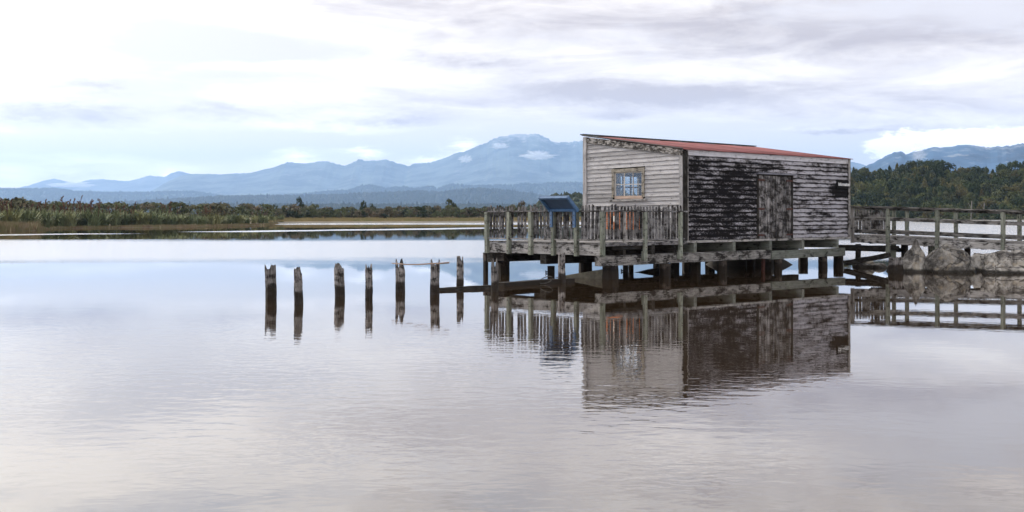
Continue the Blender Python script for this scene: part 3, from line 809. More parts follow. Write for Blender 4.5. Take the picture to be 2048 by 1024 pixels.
# rushes at the water's edge, dry grass on the spit and scrub at the foot of the forest
def blades(V, F, x, y, z, s):
    for k in range(5):
        a = random.uniform(0, 6.28); b = len(V); l = s * random.uniform(.6, 1.15); q = random.uniform(.02, .4); ox = random.gauss(0, .3); oy = random.gauss(0, .3); wd = .05 * random.uniform(.7, 1.4)
        tx, ty = math.cos(a) * l * q, math.sin(a) * l * q
        V += [(x + ox - wd, y + oy, z), (x + ox + wd, y + oy, z), (x + ox + tx, y + oy + ty, z + l)]; F.append((b, b + 1, b + 2))
random.seed(15)
pts = []
for i in range(2600):
    px = random.uniform(-80, 552); 
    if px < 75: b, s = random.uniform(-1, 5), random.uniform(.7, 1.1)
    elif px < 250: b, s = random.uniform(0, 1.5), random.uniform(.15, .35)
    else: b, s = random.uniform(-1, 3.5), random.uniform(.2, .42)
    d = shore_depth(px) + b; pts.append(((px - CX) / FPX * d, d, .02, s))
scatter_stuff('brown_rushes', pts, blades, M['rush_leaf'], 'brown rushes fringing the left shore at the waterline', 'rushes')
pts = []
for i in range(9000):
    px = random.uniform(540, 1250); b = random.uniform(5, 42); d = shore_depth(px) + b; pts.append(((px - CX) / FPX * d, d, min(.75, .3 + b * .012), random.uniform(.25, .6)))
scatter_stuff('dry_grass', pts, blades, M['dry_grass'], 'straw coloured dry grass on the low spit below the scrub', 'grass')
pts = []
def bushlet(V, F, x, y, z, s):
    for k in range(26):
        d = Vector((random.gauss(0, 1), random.gauss(0, 1), abs(random.gauss(0, .9)))).normalized() * s * random.uniform(.6, 1)
        n_ = (d + Vector((random.gauss(0, .4), random.gauss(0, .4), .5))).normalized(); t_ = n_.cross(Vector((random.gauss(0, 1), 1, random.gauss(0, 1)))).normalized(); b_ = n_.cross(t_)
        c = Vector((x, y, z)) + d; q = s * .30; b = len(V)
        V += [tuple(c + t_ * q), tuple(c + b_ * q * .7), tuple(c - t_ * q), tuple(c - b_ * q * .7)]; F.append((b, b + 1, b + 2, b + 3))
for i in range(520):
    px = random.uniform(1560, 2120); d = HD + random.uniform(0, 8); pts.append(((px - CX) / FPX * d, d, .2, random.uniform(.7, 1.5)))
scatter_stuff('shore_scrub', pts, bushlet, M['scrub_leaf'], 'low scrub along the waterline at the foot of the right forest', 'scrub')
for (px, y0) in ((1942, 402), (1967, 405)):
    d = HD - 1
    mb = MB(); zb = .1; zt = (HZ - y0) / FPX * d + CAMZ
    mb.beam((0, 0, zb), (.25, 0, zt), .22, .22, up=(0, 1, 0)); mb.beam((.1, 0, zt * .6), (-.9, 0, zt * .9), .1, .1, up=(0, 1, 0))
    o = mb.build('dead_trunk', M['pale_bark'], None, ((px - CX) / FPX * d, d, 0))
    tag(o, 'bleached dead trunk at the forest foot, %s of the two' % ('left' if px < 1950 else 'right'), 'dead tree')

# ------------------------------------------------------------------ the shed
u0, v0 = UN, .05
shed = hthing('wharf_shed', 'weathered weatherboard shed with a red corrugated lean-to roof standing on the wharf', 'shed', u0, 0)
OFF = (u0, 0, 0)
ZB = .95                                             # foot of the boards
ZE = zat(298.5, hp(UN, v0))                          # eave
ZR = zat(272.5, hp(UN, VB))                          # high edge of the roof
UL = UF - UN
print('eave %.2f ridge %.2f' % (ZE, ZR))
def zroof(v): return ZE + (ZR - ZE) * (v - v0) / (VB - v0)

def lap_board(a0, a1, zb, zt, place, m, ztop=None, seg=14, t_=.040, zwob=.006, uvofs=0., keep=None):
    """one lapped weatherboard as a thin wedge; place(a, out, z) -> point; zb, zt may be functions of a"""
    mb = MB(OFF)
    fz = zb if callable(zb) else (lambda a: zb); ft = zt if callable(zt) else (lambda a: zt)
    sd = random.random() * 90
    st = []
    for i in range(seg + 1):
        a = a0 + (a1 - a0) * i / seg
        b_, t2 = fz(a) + zwob * mnoise.noise(Vector((a * 1.7, sd, 0))), ft(a)
        if ztop: b_, t2 = min(b_, ztop(a)), min(t2, ztop(a))
        ok = t2 - b_ > .004
        st.append((a, b_, t2, ok))
    run = [s for s in st if s[3]]
    if len(run) < 2: return None
    rings, us = [], []
    for a, b_, t2, ok in run:
        th = t_ + .004 * mnoise.noise(Vector((a * 2.3, sd + 7, 1)))
        rings.append([place(a, .002, b_ + .004), place(a, th, b_), place(a, .004, t2)])
    b = len(mb.v)
    for r_ in rings: mb.v += [tuple(Vector(p) - mb.off) for p in r_]
    for i in range(len(rings) - 1):
        ua, ub = run[i][0] + uvofs, run[i + 1][0] + uvofs
        A, B = b + 3 * i, b + 3 * i + 3
        for k, (va, vb) in enumerate(((0., .06), (.06, 1.), (1., 1.))):
            k2 = (k + 1) % 3
            mb.f.append((A + k, A + k2, B + k2, B + k)); mb.uv.append([(ua, va), (ua, vb), (ub, vb), (ub, va)])
    mb.f.append((b, b + 2, b + 1)); mb.uv.append([(0, 0)] * 3)
    e = b + 3 * (len(rings) - 1); mb.f.append((e, e + 1, e + 2)); mb.uv.append([(0, 0)] * 3)
    return mb.build('weatherboard', m, shed)

random.seed(21)
# long wall (faces -v), boards run along u
UDL = along(hp(0, v0), UD, 1512) - UN; UDR = along(hp(0, v0), UD, 1584) - UN        # door opening
ZD = zat(348, hp(UN + UDL, v0))                                                     # door head
nb = 18; zt_ = ZE - .16; ex = (zt_ - ZB) / nb
def p_long(a, out, z): return (u0 + a, v0 - out, z)
for k in range(nb):
    zb = ZB + ex * k
    if zb + ex * .5 < ZD:
        lap_board(.14, UDL, zb, zb + ex + .016, p_long, M['mouldy_paint'])
        lap_board(UDR, UL - .12, zb, zb + ex + .016, p_long, M['mouldy_paint'])
    else:
        lap_board(.14, UL - .12, zb, zb + ex + .016, p_long, M['mouldy_paint'], seg=24)
def part(name, m, parent=shed, off=OFF):
    class _P:
        pass
    return MB(off)
mb = MB(OFF).beam((u0 + .10, v0 - .022, ZE - .085), (u0 + UL - .10, v0 - .022, ZE - .085), .022, .15, seg=10, jit=.002); mb.build('eave_board', M['pale_paint'], shed)
# gable (faces -u), boards run along v; they tighten a little towards the sunken back corner
VW0, VW1 = along(hp(UN, 0), VD, 1290.5), along(hp(UN, 0), VD, 1225.5)               # casing of the window
PW = hp(UN, (VW0 + VW1) / 2)
ZW0, ZW1 = zat(399, PW), zat(336.5, PW)
def sag(z, v): return ZB + (z - ZB) * (1 - .035 * v / VB)
def p_gab(a, out, z): return (u0 - out, a, z)
exg = .1235; k = 0
while ZB + exg * k < ZR + .2:
    zb = ZB + exg * k
    fz = (lambda z: (lambda a: sag(z, a)))(zb); ft = (lambda z: (lambda a: sag(z, a)))(zb + exg + .016)
    top = lambda a: zroof(a) - .05
    inwin = zb + exg * .3 < ZW1 and zb + exg * .75 > ZW0 - .05
    if inwin:
        lap_board(v0 + .10, VW0, fz, ft, p_gab, M['gable_wood'], top, seg=8)
        lap_board(VW1, VB - .10, fz, ft, p_gab, M['gable_wood'], top, seg=8)
    else:
        lap_board(v0 + .10, VB - .10, fz, ft, p_gab, M['gable_wood'], top, seg=26)
    k += 1
# hidden sides, seen only from beside: back wall and far end
UB0, UB1 = along(hp(0, VB), UD, 1238.5) - UN, along(hp(0, VB), UD, 1275.5) - UN       # window in the back wall
PBW = hp(UN + (UB0 + UB1) / 2, VB); ZBW0, ZBW1 = zat(398, PBW), zat(353.5, PBW)
def p_back(a, out, z): return (u0 + a, VB + out, z)
def p_end(a, out, z): return (u0 + UL + out, a, z)
for k in range(int((ZR - ZB) / .128)):
    zb = ZB + .128 * k
    if zb < ZBW1 and zb + .128 > ZBW0:
        lap_board(.1, UB0, zb, zb + .144, p_back, M['grey_wood'], seg=3); lap_board(UB1, UL - .1, zb, zb + .144, p_back, M['grey_wood'], seg=4)
    else: lap_board(.1, UL - .1, zb, zb + .144, p_back, M['grey_wood'], seg=5)
    lap_board(v0 + .1, VB - .1, zb, zb + .144, p_end, M['grey_wood'], lambda a: zroof(a) - .05, seg=10)
# inner lining with the openings left out
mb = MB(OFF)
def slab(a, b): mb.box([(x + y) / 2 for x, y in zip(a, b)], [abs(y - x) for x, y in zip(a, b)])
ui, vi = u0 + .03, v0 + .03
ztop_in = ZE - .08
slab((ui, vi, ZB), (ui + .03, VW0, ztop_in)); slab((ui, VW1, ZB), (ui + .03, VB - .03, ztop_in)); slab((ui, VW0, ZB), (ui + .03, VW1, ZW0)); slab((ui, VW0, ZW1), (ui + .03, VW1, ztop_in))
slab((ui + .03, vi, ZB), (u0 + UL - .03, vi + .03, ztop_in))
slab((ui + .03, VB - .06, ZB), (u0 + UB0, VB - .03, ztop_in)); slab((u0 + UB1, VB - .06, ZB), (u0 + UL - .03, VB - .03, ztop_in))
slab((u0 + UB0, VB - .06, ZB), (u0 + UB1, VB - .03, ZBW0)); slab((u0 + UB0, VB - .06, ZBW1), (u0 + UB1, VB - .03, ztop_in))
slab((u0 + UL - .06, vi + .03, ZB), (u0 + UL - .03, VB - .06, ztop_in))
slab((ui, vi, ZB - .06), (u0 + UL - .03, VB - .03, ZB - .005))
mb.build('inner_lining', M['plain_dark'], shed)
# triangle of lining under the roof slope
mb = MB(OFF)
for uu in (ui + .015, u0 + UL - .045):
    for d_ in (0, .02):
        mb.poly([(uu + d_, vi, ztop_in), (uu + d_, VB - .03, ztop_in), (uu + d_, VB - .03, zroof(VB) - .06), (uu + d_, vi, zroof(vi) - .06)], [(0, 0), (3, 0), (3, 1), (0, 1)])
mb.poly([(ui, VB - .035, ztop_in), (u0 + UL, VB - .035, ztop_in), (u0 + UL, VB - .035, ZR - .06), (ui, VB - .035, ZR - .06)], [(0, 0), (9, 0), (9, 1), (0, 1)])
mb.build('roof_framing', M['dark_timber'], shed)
# corner boards
def cb(a, b, wx, wy, m, nm='corner_board'):
    x = MB(OFF).beam(a, b, wx, wy, up=(0, 1, 0), seg=6, jit=.003); return x.build(nm, M[m], shed)
cb((u0 - .044, v0 + .055, ZB - .05), (u0 - .044, v0 + .055, ZE - .09), .030, .13, 'gable_wood')
cb((u0 + .03, v0 - .048, ZB - .05), (u0 + .03, v0 - .048, ZE - .03), .16, .028, 'dark_timber')
cb((u0 + .125, v0 - .036, ZB - .05), (u0 + .125, v0 - .036, ZE - .03), .025, .06, 'grey_wood')
cb((u0 - .044, VB - .045, ZB - .05), (u0 - .044, VB - .045, ZR - .03), .030, .14, 'gable_wood')
cb((u0 + UL - .05, v0 - .044, ZB - .05), (u0 + UL - .05, v0 - .044, ZE - .02), .11, .030, 'grey_wood')
cb((u0 + UL + .028, v0 + .05, ZB - .05), (u0 + UL + .028, v0 + .05, ZE - .05), .026, .13, 'dark_timber')
cb((u0 + .05, VB + .036, ZB - .05), (u0 + .05, VB + .036, ZR - .05), .13, .026, 'grey_wood')
cb((u0 + UL - .05, VB + .036, ZB - .05), (u0 + UL - .05, VB + .036, ZR - .05), .13, .026, 'grey_wood')
MB(OFF).beam((u0 - .064, v0 - .02, zroof(v0) - .09), (u0 - .064, VB - .12, zroof(VB - .12) - .10), .022, .17, up=(0, 0, 1), seg=12, jit=.002).build('barge_board', M['barge_wood'], shed)
MB(OFF).beam((u0 + UL + .05, v0 - .02, zroof(v0) - .09), (u0 + UL + .05, VB, zroof(VB) - .10), .022, .17, seg=4).build('barge_board', M['barge_wood'], shed)
MB(OFF).beam((u0 + .05, v0 - .045, ZB - .035), (u0 + UL, v0 - .045, ZB - .035), .05, .065, seg=10, jit=.002).build('sill_plate', M['pale_fascia'], shed)
# corrugated roof: one part for each sheet
nsh = 12; sw = (UL + .16) / nsh
for s in range(nsh):
    mb = MB(OFF); mb.smooth = True
    a = u0 - .08 + s * sw; nw = int(sw / .0762 * 6)
    V_ = []
    lift = .006 * (s % 2)
    for (v, dz) in ((v0 - .10, 0.), (v0 + 1.2, 0), (v0 + 2.4, 0), (VB + .06, 0)):
        V_.append([(a + (sw + .03) * i / nw, v, zroof(v) + .012 + lift + .010 * math.sin(i / nw * (sw + .03) / .0762 * 2 * math.pi + s)) for i in range(nw + 1)])
    mb.rings(V_, [0, 1.2, 2.4, 3.6], closed=False, caps=False)
    o = mb.build('roof_sheet', M['roof_red'], shed)
    so = o.modifiers.new('thick', 'SOLIDIFY'); so.thickness = .004
MB(OFF).beam((u0 - .09, VB + .03, ZR + .05), (u0 + UL + .09, VB + .03, zroof(VB) + .05), .16, .03).build('top_flashing', M['dark_flashing'], shed)
MB(OFF).beam((u0 - .085, v0 - .04, zroof(v0 - .04) + .028), (u0 - .085, VB + .05, zroof(VB) + .034), .03, .026, seg=3).build('verge_flashing', M['dark_flashing'], shed)
# window with its own sub-parts
wr = MB(OFF)
cw = .085
def bx(nm, a, b, m, par):
    x = MB(OFF); x.box([(p + q) / 2 for p, q in zip(a, b)], [abs(q - p) for p, q in zip(a, b)]); return x.build(nm, M[m], par)
win = MB(OFF); win.box((u0 - .030, VW1 - cw / 2, (ZW0 + ZW1) / 2 + .03), (.05, cw, ZW1 - ZW0 - .06))
win.box((u0 - .032, VW0 + cw / 2, (ZW0 + ZW1) / 2 + .03), (.054, cw, ZW1 - ZW0 - .06))
win.beam((u0 - .034, VW0 - .01, ZW1 - .04), (u0 - .034, VW1, ZW1 - .075), .058, .10)
win = win.build('window', M['frame_wood'], shed)
MB(OFF).beam((u0 - .05, VW0 - .08, ZW0 - .01), (u0 - .05, VW1 + .07, ZW0 - .03), .10, .06).build('sill', M['grey_wood'], win)
a0, a1 = VW0 + cw, VW1 - cw; z0, z1 = ZW0 + .02, ZW1 - .10
bx('sash_rail', (u0 - .02, a0, z0), (u0 + .02, a1, z0 + .085), 'stick_wood', win)
bx('sash_rail', (u0 - .018, a0, z1 - .035), (u0 + .018, a1, z1), 'sash_paint', win)
bx('sash_stile', (u0 - .022, a0, z0 + .086), (u0 + .02, a0 + .035, z1 - .036), 'sash_paint', win)
bx('sash_stile', (u0 - .022, a1 - .035, z0 + .086), (u0 + .02, a1, z1 - .036), 'sash_paint', win)
ga, gb = a0 + .035, a1 - .035; za, zc = z0 + .086, z1 - .036
zm = (za + zc) / 2
bx('glazing_bar', (u0 - .015, ga, zm - .011), (u0 + .015, gb, zm + .011), 'sash_paint', win)
for i in (1, 2):
    vv = ga + (gb - ga) * i / 3
    bx('glazing_bar', (u0 - .017, vv - .012, za), (u0 + .017, vv + .012, zc), 'sash_paint', win)
for i in range(3):
    for (q0, q1) in ((za, zm), (zm, zc)):
        pn = MB(OFF); b0, b1 = ga + (gb - ga) * i / 3 + .006, ga + (gb - ga) * (i + 1) / 3 - .006
        pn.poly([(u0, b0, q0), (u0, b1, q0), (u0, b1, q1), (u0, b0, q1)]); pn.build('pane', M['window_glass'], win)
# window in the back wall, seen through the first one
win2 = MB(OFF)
for (a, b) in (((UB0 - .05, ZBW0 - .05), (UB1 + .05, ZBW0)), ((UB0 - .05, ZBW1), (UB1 + .05, ZBW1 + .05)), ((UB0 - .05, ZBW0), (UB0, ZBW1)), ((UB1, ZBW0), (UB1 + .05, ZBW1))):
    win2.box((u0 + (a[0] + b[0]) / 2, VB - .015, (a[1] + b[1]) / 2), (b[0] - a[0], .09, b[1] - a[1]))
win2 = win2.build('window', M['frame_wood'], shed)
ub = [UB0, along(hp(0, VB), UD, 1245) - UN, along(hp(0, VB), UD, 1260.5) - UN, UB1]
zmb = zat(374.5, PBW)
for x in ub[1:3]: bx('glazing_bar', (u0 + x - .03, VB - .03, ZBW0), (u0 + x + .03, VB, ZBW1), 'dark_timber', win2)
bx('glazing_bar', (u0 + UB0, VB - .034, zmb - .02), (u0 + UB1, VB + .003, zmb + .02), 'dark_timber', win2)
for i in range(3):
    for (q0, q1) in ((ZBW0, zmb), (zmb, ZBW1)):
        pn = MB(OFF); pn.poly([(u0 + ub[i], VB - .015, q0), (u0 + ub[i + 1], VB - .015, q0), (u0 + ub[i + 1], VB - .015, q1), (u0 + ub[i], VB - .015, q1)]); pn.build('pane', M['window_glass'], win2)
# double plank door
dz0, dz1 = ZB - .01, ZD - .03
fr_ = MB(OFF)
fr_.box((u0 + UDL + .045, v0 - .02, (dz0 + dz1) / 2), (.09, .05, dz1 - dz0)); fr_.box((u0 + UDR - .045, v0 - .02, (dz0 + dz1) / 2), (.09, .05, dz1 - dz0))
fr_.box((u0 + (UDL + UDR) / 2, v0 - .018, dz1 + .02), (UDR - UDL, .05, .04)); fr_.build('door_frame', M['dark_timber'], shed)
MB(OFF).beam((u0 + UDL - .03, v0 - .06, ZD + .02), (u0 + UDR + .05, v0 - .06, ZD + .02), .10, .045).build('door_head_flashing', M['head_metal'], shed)
dm = (UDL + UDR) / 2; random.seed(31)
for side, (a, b) in enumerate(((UDL + .10, dm - .006), (dm + .006, UDR - .10))):
    back = MB(OFF); back.box((u0 + (a + b) / 2, v0 - .006, (dz0 + dz1) / 2), (b - a, .012, dz1 - dz0 - .02)); dl = back.build('door', M['dark_timber'], shed)
    n = 6; wds = [random.uniform(.7, 1.25) for _ in range(n)]; sm = sum(wds); x = a
    for k in range(n):
        wv = wds[k] / sm * (b - a)
        MB(OFF).beam((u0 + x + wv / 2, v0 - .026 - random.uniform(0, .006), dz0 + random.uniform(0, .025)), (u0 + x + wv / 2, v0 - .026 - random.uniform(0, .006), dz1 - random.uniform(.0, .02)), wv - .010, .022, up=(0, 1, 0), seg=4, jit=.0015).build('plank', M['door_wood'], dl)
        x += wv
    for zq in (dz0 + .12, (dz0 + dz1) / 2 - .05, dz1 - .14):
        e = a - .05 if side == 0 else b + .05; dirn = 1 if side == 0 else -1
        MB(OFF).beam((u0 + e, v0 - .046, zq), (u0 + e + dirn * .32, v0 - .046, zq), .012, .05).build('strap_hinge', M['rusty_iron'], dl)
# information sign on the long wall
us0, us1 = along(hp(0, v0 - .05), UD, 1673.5), along(hp(0, v0 - .05), UD, 1699)
PS = hp((us0 + us1) / 2, v0); zs0, zs1 = zat(377.5, PS), zat(361.5, PS)
sg = hthing('information_sign', 'small black sign lettered in white at the right end of the long wall', 'sign', us0, v0)
x = MB((us0, v0, 0)); x.box(((us0 + us1) / 2, v0 - .05, (zs0 + zs1) / 2), (us1 - us0, .018, zs1 - zs0)); x.build('board', M['sign_black'], sg)
cu = bpy.data.curves.new('lettering', 'FONT'); cu.body = 'Information'; cu.size = .15; cu.align_x = 'CENTER'; cu.align_y = 'CENTER'; cu.extrude = .001; cu.offset = .003
cu.materials.append(M['sign_white'])
tob = bpy.data.objects.new('lettering', cu); COL.objects.link(tob); bpy.context.view_layer.update()
lme = bpy.data.meshes.new_from_object(tob.evaluated_get(bpy.context.evaluated_depsgraph_get())); bpy.data.objects.remove(tob); bpy.data.curves.remove(cu)
to = link('lettering', lme, sg, ((us1 - us0) / 2 + .03, -.062, (zs0 + zs1) / 2 + .01), (R(90), 0, 0))
to.scale = (.95, 1, 1)
# orange slatted panel with a white notice, low on the gable behind the pickets
vo0, vo1 = along(hp(UN - .1, 0), VD, 1280), along(hp(UN - .1, 0), VD, 1213.5)
PO = hp(UN - .1, (vo0 + vo1) / 2); zo0, zo1 = zat(459, PO), zat(423, PO)
op = hthing('slatted_panel', 'orange slatted panel leaning on the gable below the window', 'panel', UN - .1, vo0)
OO = (UN - .1, vo0, 0); n = 8; dzs = (zo1 - zo0) / n
x = MB(OO)
for vv in (vo0 + .06, vo1 - .06): x.box((UN - .085, vv, (ZB + zo1) / 2), (.025, .05, zo1 - ZB))
x.build('batten', M['dark_timber'], op)
for k in range(n):
    MB(OO).beam((UN - .112, vo0, zo0 + dzs * (k + .5)), (UN - .112, vo1, zo0 + dzs * (k + .5)), .02, dzs - .012).build('slat', M['orange_slat'], op)
vn = along(hp(UN - .13, 0), VD, 1226.5)
nt_ = hthing('paper_notice', 'small white notice fixed on the orange slatted panel', 'notice', UN - .13, vn)
x = MB((UN - .13, vn, 0)); PNn = hp(UN - .13, vn); x.box((UN - .128, vn, (zat(443, PNn) + zat(432, PNn)) / 2), (.006, .085, .16)); x.build('sheet', M['white_card'], nt_)

# ------------------------------------------------------------------ the wharf under and before the shed
wharf = hthing('wharf_platform', 'timber wharf platform on piles carrying the shed and front deck', 'wharf', 0, 0)
ZDK = .935
random.seed(41)
def wb(nm, p0, p1, w_, h_, m, seg=1, jit=0., par=None, up=(0, 0, 1), off=(0, 0, 0)):
    return MB(off).beam(p0, p1, w_, h_, up=up, seg=seg, jit=jit).build(nm, M[m], par or wharf)
# bearers along u
ug = along(C0, UD, 1541); ue = along(C0, UD, 1690)
wb('bearer', (-.06, .10, .475), (ug, .10, .488), .22, .26, 'rail_wood', 10, .010)
wb('bearer', (ug + .05, .08, .455), (ue, .08, .475), .18, .25, 'green_beam', 8, .006)
wb('bearer', (-.02, VA - .15, .47), (UF + .2, VA - .15, .47), .22, .26, 'dark_timber', 10, .006)
wb('bearer', (.05, VA / 2, .47), (UF + .2, VA / 2, .47), .22, .26, 'dark_timber', 8, .006)
# joists along v; the first is the pale rim seen under the left railing
wb('rim_joist', (.03, -.02, .745), (.03, VA, .745), .07, .27, 'pale_fascia', 10, .003)
jx = [1303, 1387, 1465, 1538, 1603, 1672]
ju = [along(C0, UD, px) for px in jx]
for i, uu in enumerate(ju): wb('joist', (uu, -.06, .745), (uu, VA, .745), .13, .265, 'green_beam' if i else 'dark_timber', 4, .003)
for uu in (.9, 3.0): wb('joist', (uu, .04, .745), (uu, VA, .745), .10, .265, 'dark_timber', 2)
wb('edge_board', (.07, -.03, .90), (UN + .02, -.03, .90), .05, .10, 'picket_wood', 8, .003)
wb('ledger', (.35, -.005, .80), (1.62, -.005, .80), .05, .10, 'dark_timber', 3, .002)
# deck boards run along u
nbd = 27
for k in range(nbd):
    v = .02 + (VA - .04) * (k + .5) / nbd
    wb('deck_board', (.085 + random.random() * .02, v, .906), (UN if v < VB + .1 else UF, v, .906), (VA - .04) / nbd - .008, .05, 'grey_wood', 2, .001)
wb('floor_deck', (UN + .01, VB / 2, .908), (UF, VB / 2, .908), VB - .1, .05, 'dark_timber')
# piles beneath
def pile_mesh(r, h0, h1, m, seed, n=14, rag=.02, lean=(0, 0), jag=0., taper=.9, nring=9):
    rnd = random.Random(seed); mb = MB(); mb.smooth = False
    grv = [1 + rnd.uniform(-.13, .10) for _ in range(n)]
    ph = rnd.random() * 50
    tops = [h1 - (jag * abs(mnoise.noise(Vector((k * .55, seed * 1.7, 0)))) * 2.0 + (jag * rnd.random() * .8 if jag else 0)) for k in range(n)]
    if jag:
        for q in range(3):
            k = rnd.randrange(n); tops[k] = h1 - rnd.uniform(0, .02); tops[(k + 1) % n] = h1 - rnd.uniform(.01, .05)
    rings, us = [], []
    for i in range(nring + 1):
        t = i / nring; rr = r * (1 + (taper - 1) * t); rg = []
        for k in range(n):
            a = k * 2 * math.pi / n; z = h0 + (tops[k] - h0) * t
            q = rr * grv[k] * (1 + .09 * mnoise.noise(Vector((k * .8, z * 2.2, ph)))) + rnd.uniform(-rag, rag) * .25
            rg.append((math.cos(a) * q + lean[0] * (z), math.sin(a) * q + lean[1] * (z), z))
        rings.append(rg); us.append(h0 + (h1 - h0) * t)
    mb.rings(rings, us, caps=False)
    c = (lean[0] * h1, lean[1] * h1, min(tops) - (.10 if jag else 0)); top = rings[-1]
    for k in range(n):
        k2 = (k + 1) % n; mb.poly([top[k], top[k2], c], [(0, 0), (.05, 0), (.02, .1)])
    return mb.mesh('pile', m)
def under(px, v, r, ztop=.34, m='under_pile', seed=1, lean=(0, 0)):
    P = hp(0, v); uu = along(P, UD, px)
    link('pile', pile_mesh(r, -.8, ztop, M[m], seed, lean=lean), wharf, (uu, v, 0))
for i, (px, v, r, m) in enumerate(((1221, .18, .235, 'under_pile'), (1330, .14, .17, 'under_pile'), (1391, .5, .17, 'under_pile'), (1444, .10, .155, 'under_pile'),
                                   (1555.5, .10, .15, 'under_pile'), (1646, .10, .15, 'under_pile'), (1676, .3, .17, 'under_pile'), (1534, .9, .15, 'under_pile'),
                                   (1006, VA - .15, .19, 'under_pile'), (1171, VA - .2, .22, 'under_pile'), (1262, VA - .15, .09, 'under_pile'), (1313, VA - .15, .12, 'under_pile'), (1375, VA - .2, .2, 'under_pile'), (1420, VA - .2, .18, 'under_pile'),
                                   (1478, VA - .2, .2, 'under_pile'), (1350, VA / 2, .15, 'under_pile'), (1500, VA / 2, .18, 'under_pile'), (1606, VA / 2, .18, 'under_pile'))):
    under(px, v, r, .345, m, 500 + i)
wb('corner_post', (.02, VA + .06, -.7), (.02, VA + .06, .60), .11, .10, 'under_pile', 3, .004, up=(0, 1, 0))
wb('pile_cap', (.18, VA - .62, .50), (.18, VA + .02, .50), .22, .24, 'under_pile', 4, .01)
wb('brace', (ug - .08, .22, -.3), (ug - .05, .22, .34), .10, .08, 'rusty_iron', 1, up=(0, 1, 0))
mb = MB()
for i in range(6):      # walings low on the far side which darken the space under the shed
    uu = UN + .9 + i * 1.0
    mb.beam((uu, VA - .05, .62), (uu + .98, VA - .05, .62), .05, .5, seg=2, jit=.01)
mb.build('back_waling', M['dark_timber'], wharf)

# ------------------------------------------------------------------ railings of the front deck
pick_m = []
for k in range(8):
    rnd = random.Random(600 + k); mb = MB()
    h = .88 + rnd.uniform(-.035, .03); wv = .078 + rnd.uniform(-.008, .012)
    n = 6; rings = []; us = []
    for i in range(n + 1):
        t = i / n; z = h * t; dx_ = .008 * math.sin(t * 3 + k); ww = wv * (1 + .06 * rnd.uniform(-1, 1))
        if i == n: ww *= rnd.uniform(.6, .95)
        e = rnd.uniform(-.012, .012) if i == n else 0
        rings.append([(dx_ - ww / 2, -.011, z + e), (dx_ + ww / 2, -.011, z - e), (dx_ + ww / 2, .011, z - e), (dx_ - ww / 2, .011, z + e)]); us.append(z)
    mb.rings(rings, us); pick_m.append(mb.mesh('picket', M['picket_wood']))
random.seed(51)
rl = hthing('picket_railing', 'picket railing on the left edge of the deck below the blue lectern', 'railing', 0, VA)
rr_ = hthing('picket_railing', 'picket railing on the near right edge of the deck before the gable', 'railing', 0, 0)
RLO = (0, VA, 0)
pv = [along(hp(-.06, 0), VD, px) for px in (974, 1018, 1061.5, 1107, 1153, 1205)]
for i, v in enumerate(pv):
    par = rl
    o = MB(RLO).beam((-.06, v, .60 - random.random() * .02), (-.06, v, 1.735), .11, .10, up=(0, 1, 0), seg=4, jit=.002).build('post', M['post_wood'], par)
    for zq in (.68, .80):
        MB(RLO).beam((-.112, v, zq), (-.122, v, zq), .022, .022).build('bolt', M['rusty_iron'], o)
MB(RLO).beam((-.05, -.05, 1.745), (-.05, VA + .10, 1.745), .10, .035, seg=14, jit=.003).build('top_rail', M['picket_wood'], rl)
for i in range(5):
    MB(RLO).beam((-.05, pv[i] - .06, 1.005), (-.05, pv[i + 1] + .06, 1.005), .09, .035, seg=4, jit=.003).build('bottom_rail', M['grey_wood'], rl)
MB(RLO).beam((-.04, pv[0] + .01, 1.015), (-.04, pv[0] + .15, 1.015), .07, .03).build('bottom_rail', M['grey_wood'], rl)
np_ = 35
for k in range(np_):
    v = .10 + (VA - .14) * (k + random.uniform(-.12, .12)) / (np_ - 1)
    if random.random() < .04: continue
    link('picket', random.choice(pick_m), rl, (.012, v - VA, 1.02 + random.uniform(-.01, .01)), (random.uniform(-.02, .02), random.uniform(-.012, .012), R(90) + random.uniform(-.1, .1)))
pu = [along(hp(0, -.06), UD, px) for px in (1289, 1360)]
for u_ in pu:
    o = MB().beam((u_, -.08, .45), (u_, -.08, 1.73), .11, .075, up=(0, 1, 0), seg=4, jit=.002).build('post', M['post_wood'], rr_)
    for zq in (.52, .80): MB().beam((u_, -.118, zq), (u_, -.128, zq), .022, .022, up=(1, 0, 0)).build('bolt', M['rusty_iron'], o)
    MB().beam((u_ - .07, -.07, .46), (u_ - .07, -.07, .70), .05, .09, up=(0, 1, 0)).build('packer', M['post_wood'], o)
u_ = along(hp(0, -.06), UD, 1248.5); MB().beam((u_, -.07, .92), (u_, -.07, 1.73), .07, .06, up=(0, 1, 0), seg=3, jit=.003).build('post', M['grey_wood'], rr_)
MB().beam((-.02, -.055, 1.745), (UN - .02, -.055, 1.745), .10, .04, seg=12, jit=.003).build('top_rail', M['picket_wood'], rr_)
MB().beam((.06, -.05, 1.005), (1.62, -.05, 1.005), .08, .035, seg=6, jit=.003).build('bottom_rail', M['grey_wood'], rr_)
MB().beam((1.65, -.045, 1.0), (UN - .05, -.045, 1.0), .07, .04, seg=6, jit=.003).build('bottom_rail', M['picket_wood'], rr_)
npk = 25
for k in range(npk):
    uu = .12 + (UN - .30) * (k + random.uniform(-.12, .12)) / (npk - 1)
    link('picket', random.choice(pick_m), rr_, (uu, .012, 1.02 + random.uniform(-.015, .01)), (random.uniform(-.012, .012), random.uniform(-.02, .02), random.uniform(-.1, .1)))

